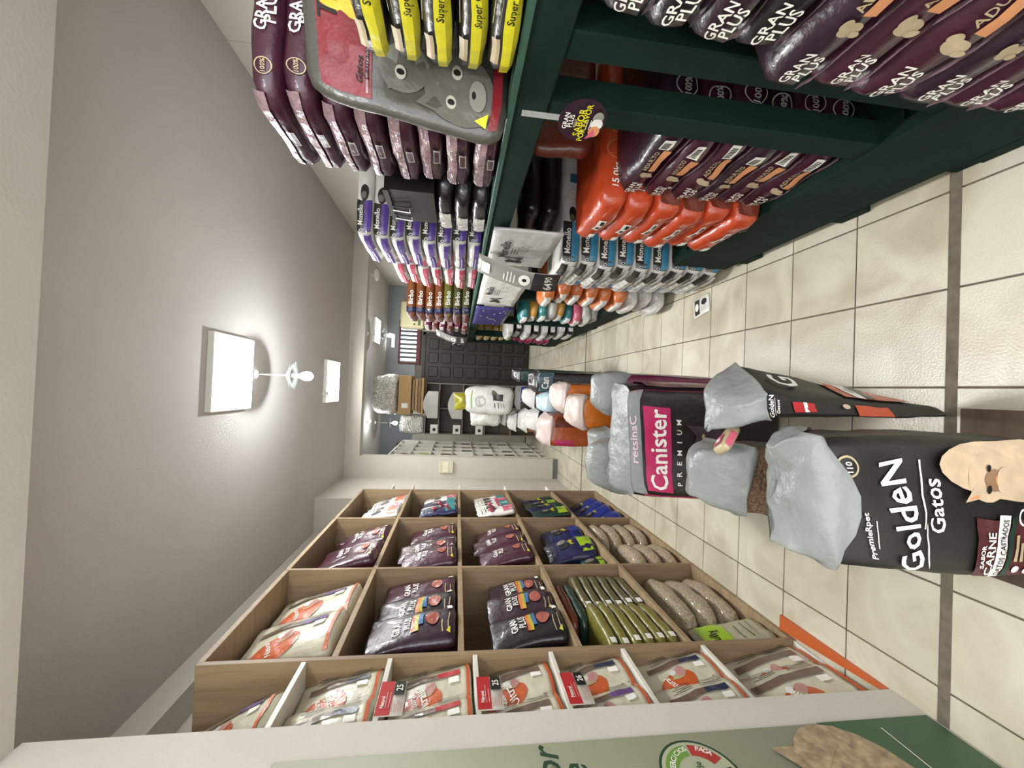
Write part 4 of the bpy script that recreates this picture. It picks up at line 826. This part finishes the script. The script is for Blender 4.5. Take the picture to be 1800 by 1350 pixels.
# acrylic domes on the cabinet
DOME = mat('acrylic', '#c9c6bd', .15, .6, vary=.1, alpha=.6)
for (x, z, lb) in ((-.30, 1.40, 'lower clear arched acrylic bin on the back cabinet'), (-.30, 1.82, 'upper clear acrylic bin on the back cabinet')):
    mb = MB(); n = 10; V = []
    for y_ in (7.2, 7.48):
        V += [(-.23, y_-7.34, 0), (.23, y_-7.34, 0)]+[(.23-.46*i/n, y_-7.34, .17+.08*sin(pi*i/n)) for i in range(n+1)]
    k = n+3; mb.add(V, [tuple(range(k))[::-1], tuple(range(k, 2*k))]+[(i, (i+1) % k, k+(i+1) % k, k+i) for i in range(k)], DOME)
    tag(mb.o('acrylic_bin', None, False, (x, 7.34, z)), lb, 'bin')
for (x, z, lb) in ((-.74, 1.82, 'upper small white printed card hanging at the cabinet left side'), (-.74, 1.42, 'middle small white printed card at the cabinet left side'), (-.74, 1.02, 'lowest small white printed card at the cabinet left side')):
    o = MB().box(-.08, .08, 0, .004, 0, .13, WHITE2).o('card', None, False, (x, 7.48, z)); tag(o, lb, 'card'); MB().lathe([(0, 0), (.03, 0)], (0, 0, 0), INK, 12).o('print', o, False, (-.01, -.003, .06), rx=pi/2)
# goods on top of the cabinet
b = warped([(-.50, 7.2), (.2, 7.2), (.2, 7.6), (-.5, 7.6)], [(-.44, 7.25), (.13, 7.25), (.13, 7.5), (-.44, 7.5)], 2.50, 2.93, 6, .02, 250, (14, 6, 10), .05)
FOILM = mat('crinkled_foil', '#d5d3cd', .18, .8, metal=.6, vary=.5, scale=40, bump=1, bscale=45)
ct = empty('carton_stack', (-.15, 7.45, 2.07), 'bundle of folded cardboard on the back cabinet under the kraft box', 'carton')
for i in range(4): MB().box(-.32+.02*i, .30-.01*i, -.22, .22, .0+.05*i, .04+.05*i, CARD if i % 2 else KRAFT, .003).o('folded_carton', ct)
kb = MB().box(-.33, .33, -.24, .24, 0, .21, KRAFT, .006).o('kraft_box', None, False, (-.15, 7.44, 2.275)); tag(kb, 'kraft brown box on the folded cardboard below the foil bag', 'box')
MB().box(-.22, -.14, -.243, -.24, .05, .15, WHITE2).o('shipping_label', kb)
sack(b, FOILM, 'big crinkled foil bag on top of the back cabinet', cat='bag')
b = warped([(-.86, 7.6), (-.5, 7.6), (-.5, 7.85), (-.86, 7.85)], [(-.85, 7.6), (-.52, 7.6), (-.52, 7.8), (-.85, 7.8)], 2.062, 2.5, 6, .02, 251, (10, 6, 8), .04)
sack(b, FOILM, 'smaller dark foil bag left of the folded cardboard on the cabinet', cat='bag')
# far white shelving
wf = empty('white_shelving', (-1.3, 7.5, 0), 'tall white grid shelving along the back room left wall', 'shelf')
YY = [6.55, 6.95, 7.35, 7.8, 8.3]; ZZ = [.12, .5, .86, 1.2, 1.54, 1.88, 2.2, 2.5]
for y in YY: part('upright', -1.45, -1.05, y-.01, y+.01, 0, 2.5, WHITE, wf)
for z in ZZ: part('shelf_board', -1.45, -1.05, 6.54, 8.31, z-.01, z+.01, WHITE, wf)
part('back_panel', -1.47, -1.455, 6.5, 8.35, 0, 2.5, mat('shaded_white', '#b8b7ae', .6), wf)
bk = [MB().box(-.06, .06, -.016, .016, 0, .17, m, .004).mesh('packet') for m in (OLV2, TAN, GREY, OLV, BRN2)]
for k in range(4):
    for zi, z in enumerate(ZZ[:5]):
        if (k+zi) % 4 == 3: continue
        for q in range(5):
            o = obj('small_packet', bk[(zi+q//3+k) % 5], None, (-1.13, YY[k]+.06+.055*q+.02*(zi % 2), z+.011)); tag(o, 'small %s packet, %s shelf up, %s column of the far white shelving, %s in row' % (['moss', 'tan', 'grey', 'olive', 'brown'][(zi+q//3+k) % 5], ['lowest', 'second', 'third', 'fourth', 'fifth'][zi], ['nearest', 'second', 'third', 'farthest'][k], ['nearest', 'second', 'middle', 'fourth', 'farthest'][q]), 'packet', 'small packets on the far white shelving')
for (y, z, m, lb) in ((6.72, 1.9, LGREY, 'grey toy pack in the far white shelving near the red one'), (6.62, 1.9, REDF, 'red toy pack in the far white shelving'), (7.1, 1.9, REDF, 'second red toy pack further back in the white shelving'), (6.85, 1.9, LIME, 'lime toy pack in the far white shelving'), (6.8, 2.22, PINKFOIL, 'pale toy pack on the upper white shelf')):
    o = obj('toy_pack', lying(.1, .1, .18, 5, 0, .01, y, (4, 4, 6)).shell('toy_pack', m), None, (-1.12, y, z+.1)); tag(o, lb, 'toy')
o = MB().box(-.12, .12, -.06, .06, 0, .1, mat('maroon_paint', '#4a2320', .5), .01).o('red_case', None, False, (-1.2, 8.2, 2.512)); tag(o, 'dark red case on top of the far white shelving', 'box')
# small recessed white shelf just past the oak unit
rs = empty('side_shelf', (-1.2, 4.5, 0), 'white side shelf with brackets just beyond the oak unit', 'shelf')
for z in (.5, .95, 1.43, 1.9, 2.1): part('bracket_board', -1.44, -1.02, 4.265, 4.42, z, z+.015, WHITE, rs)
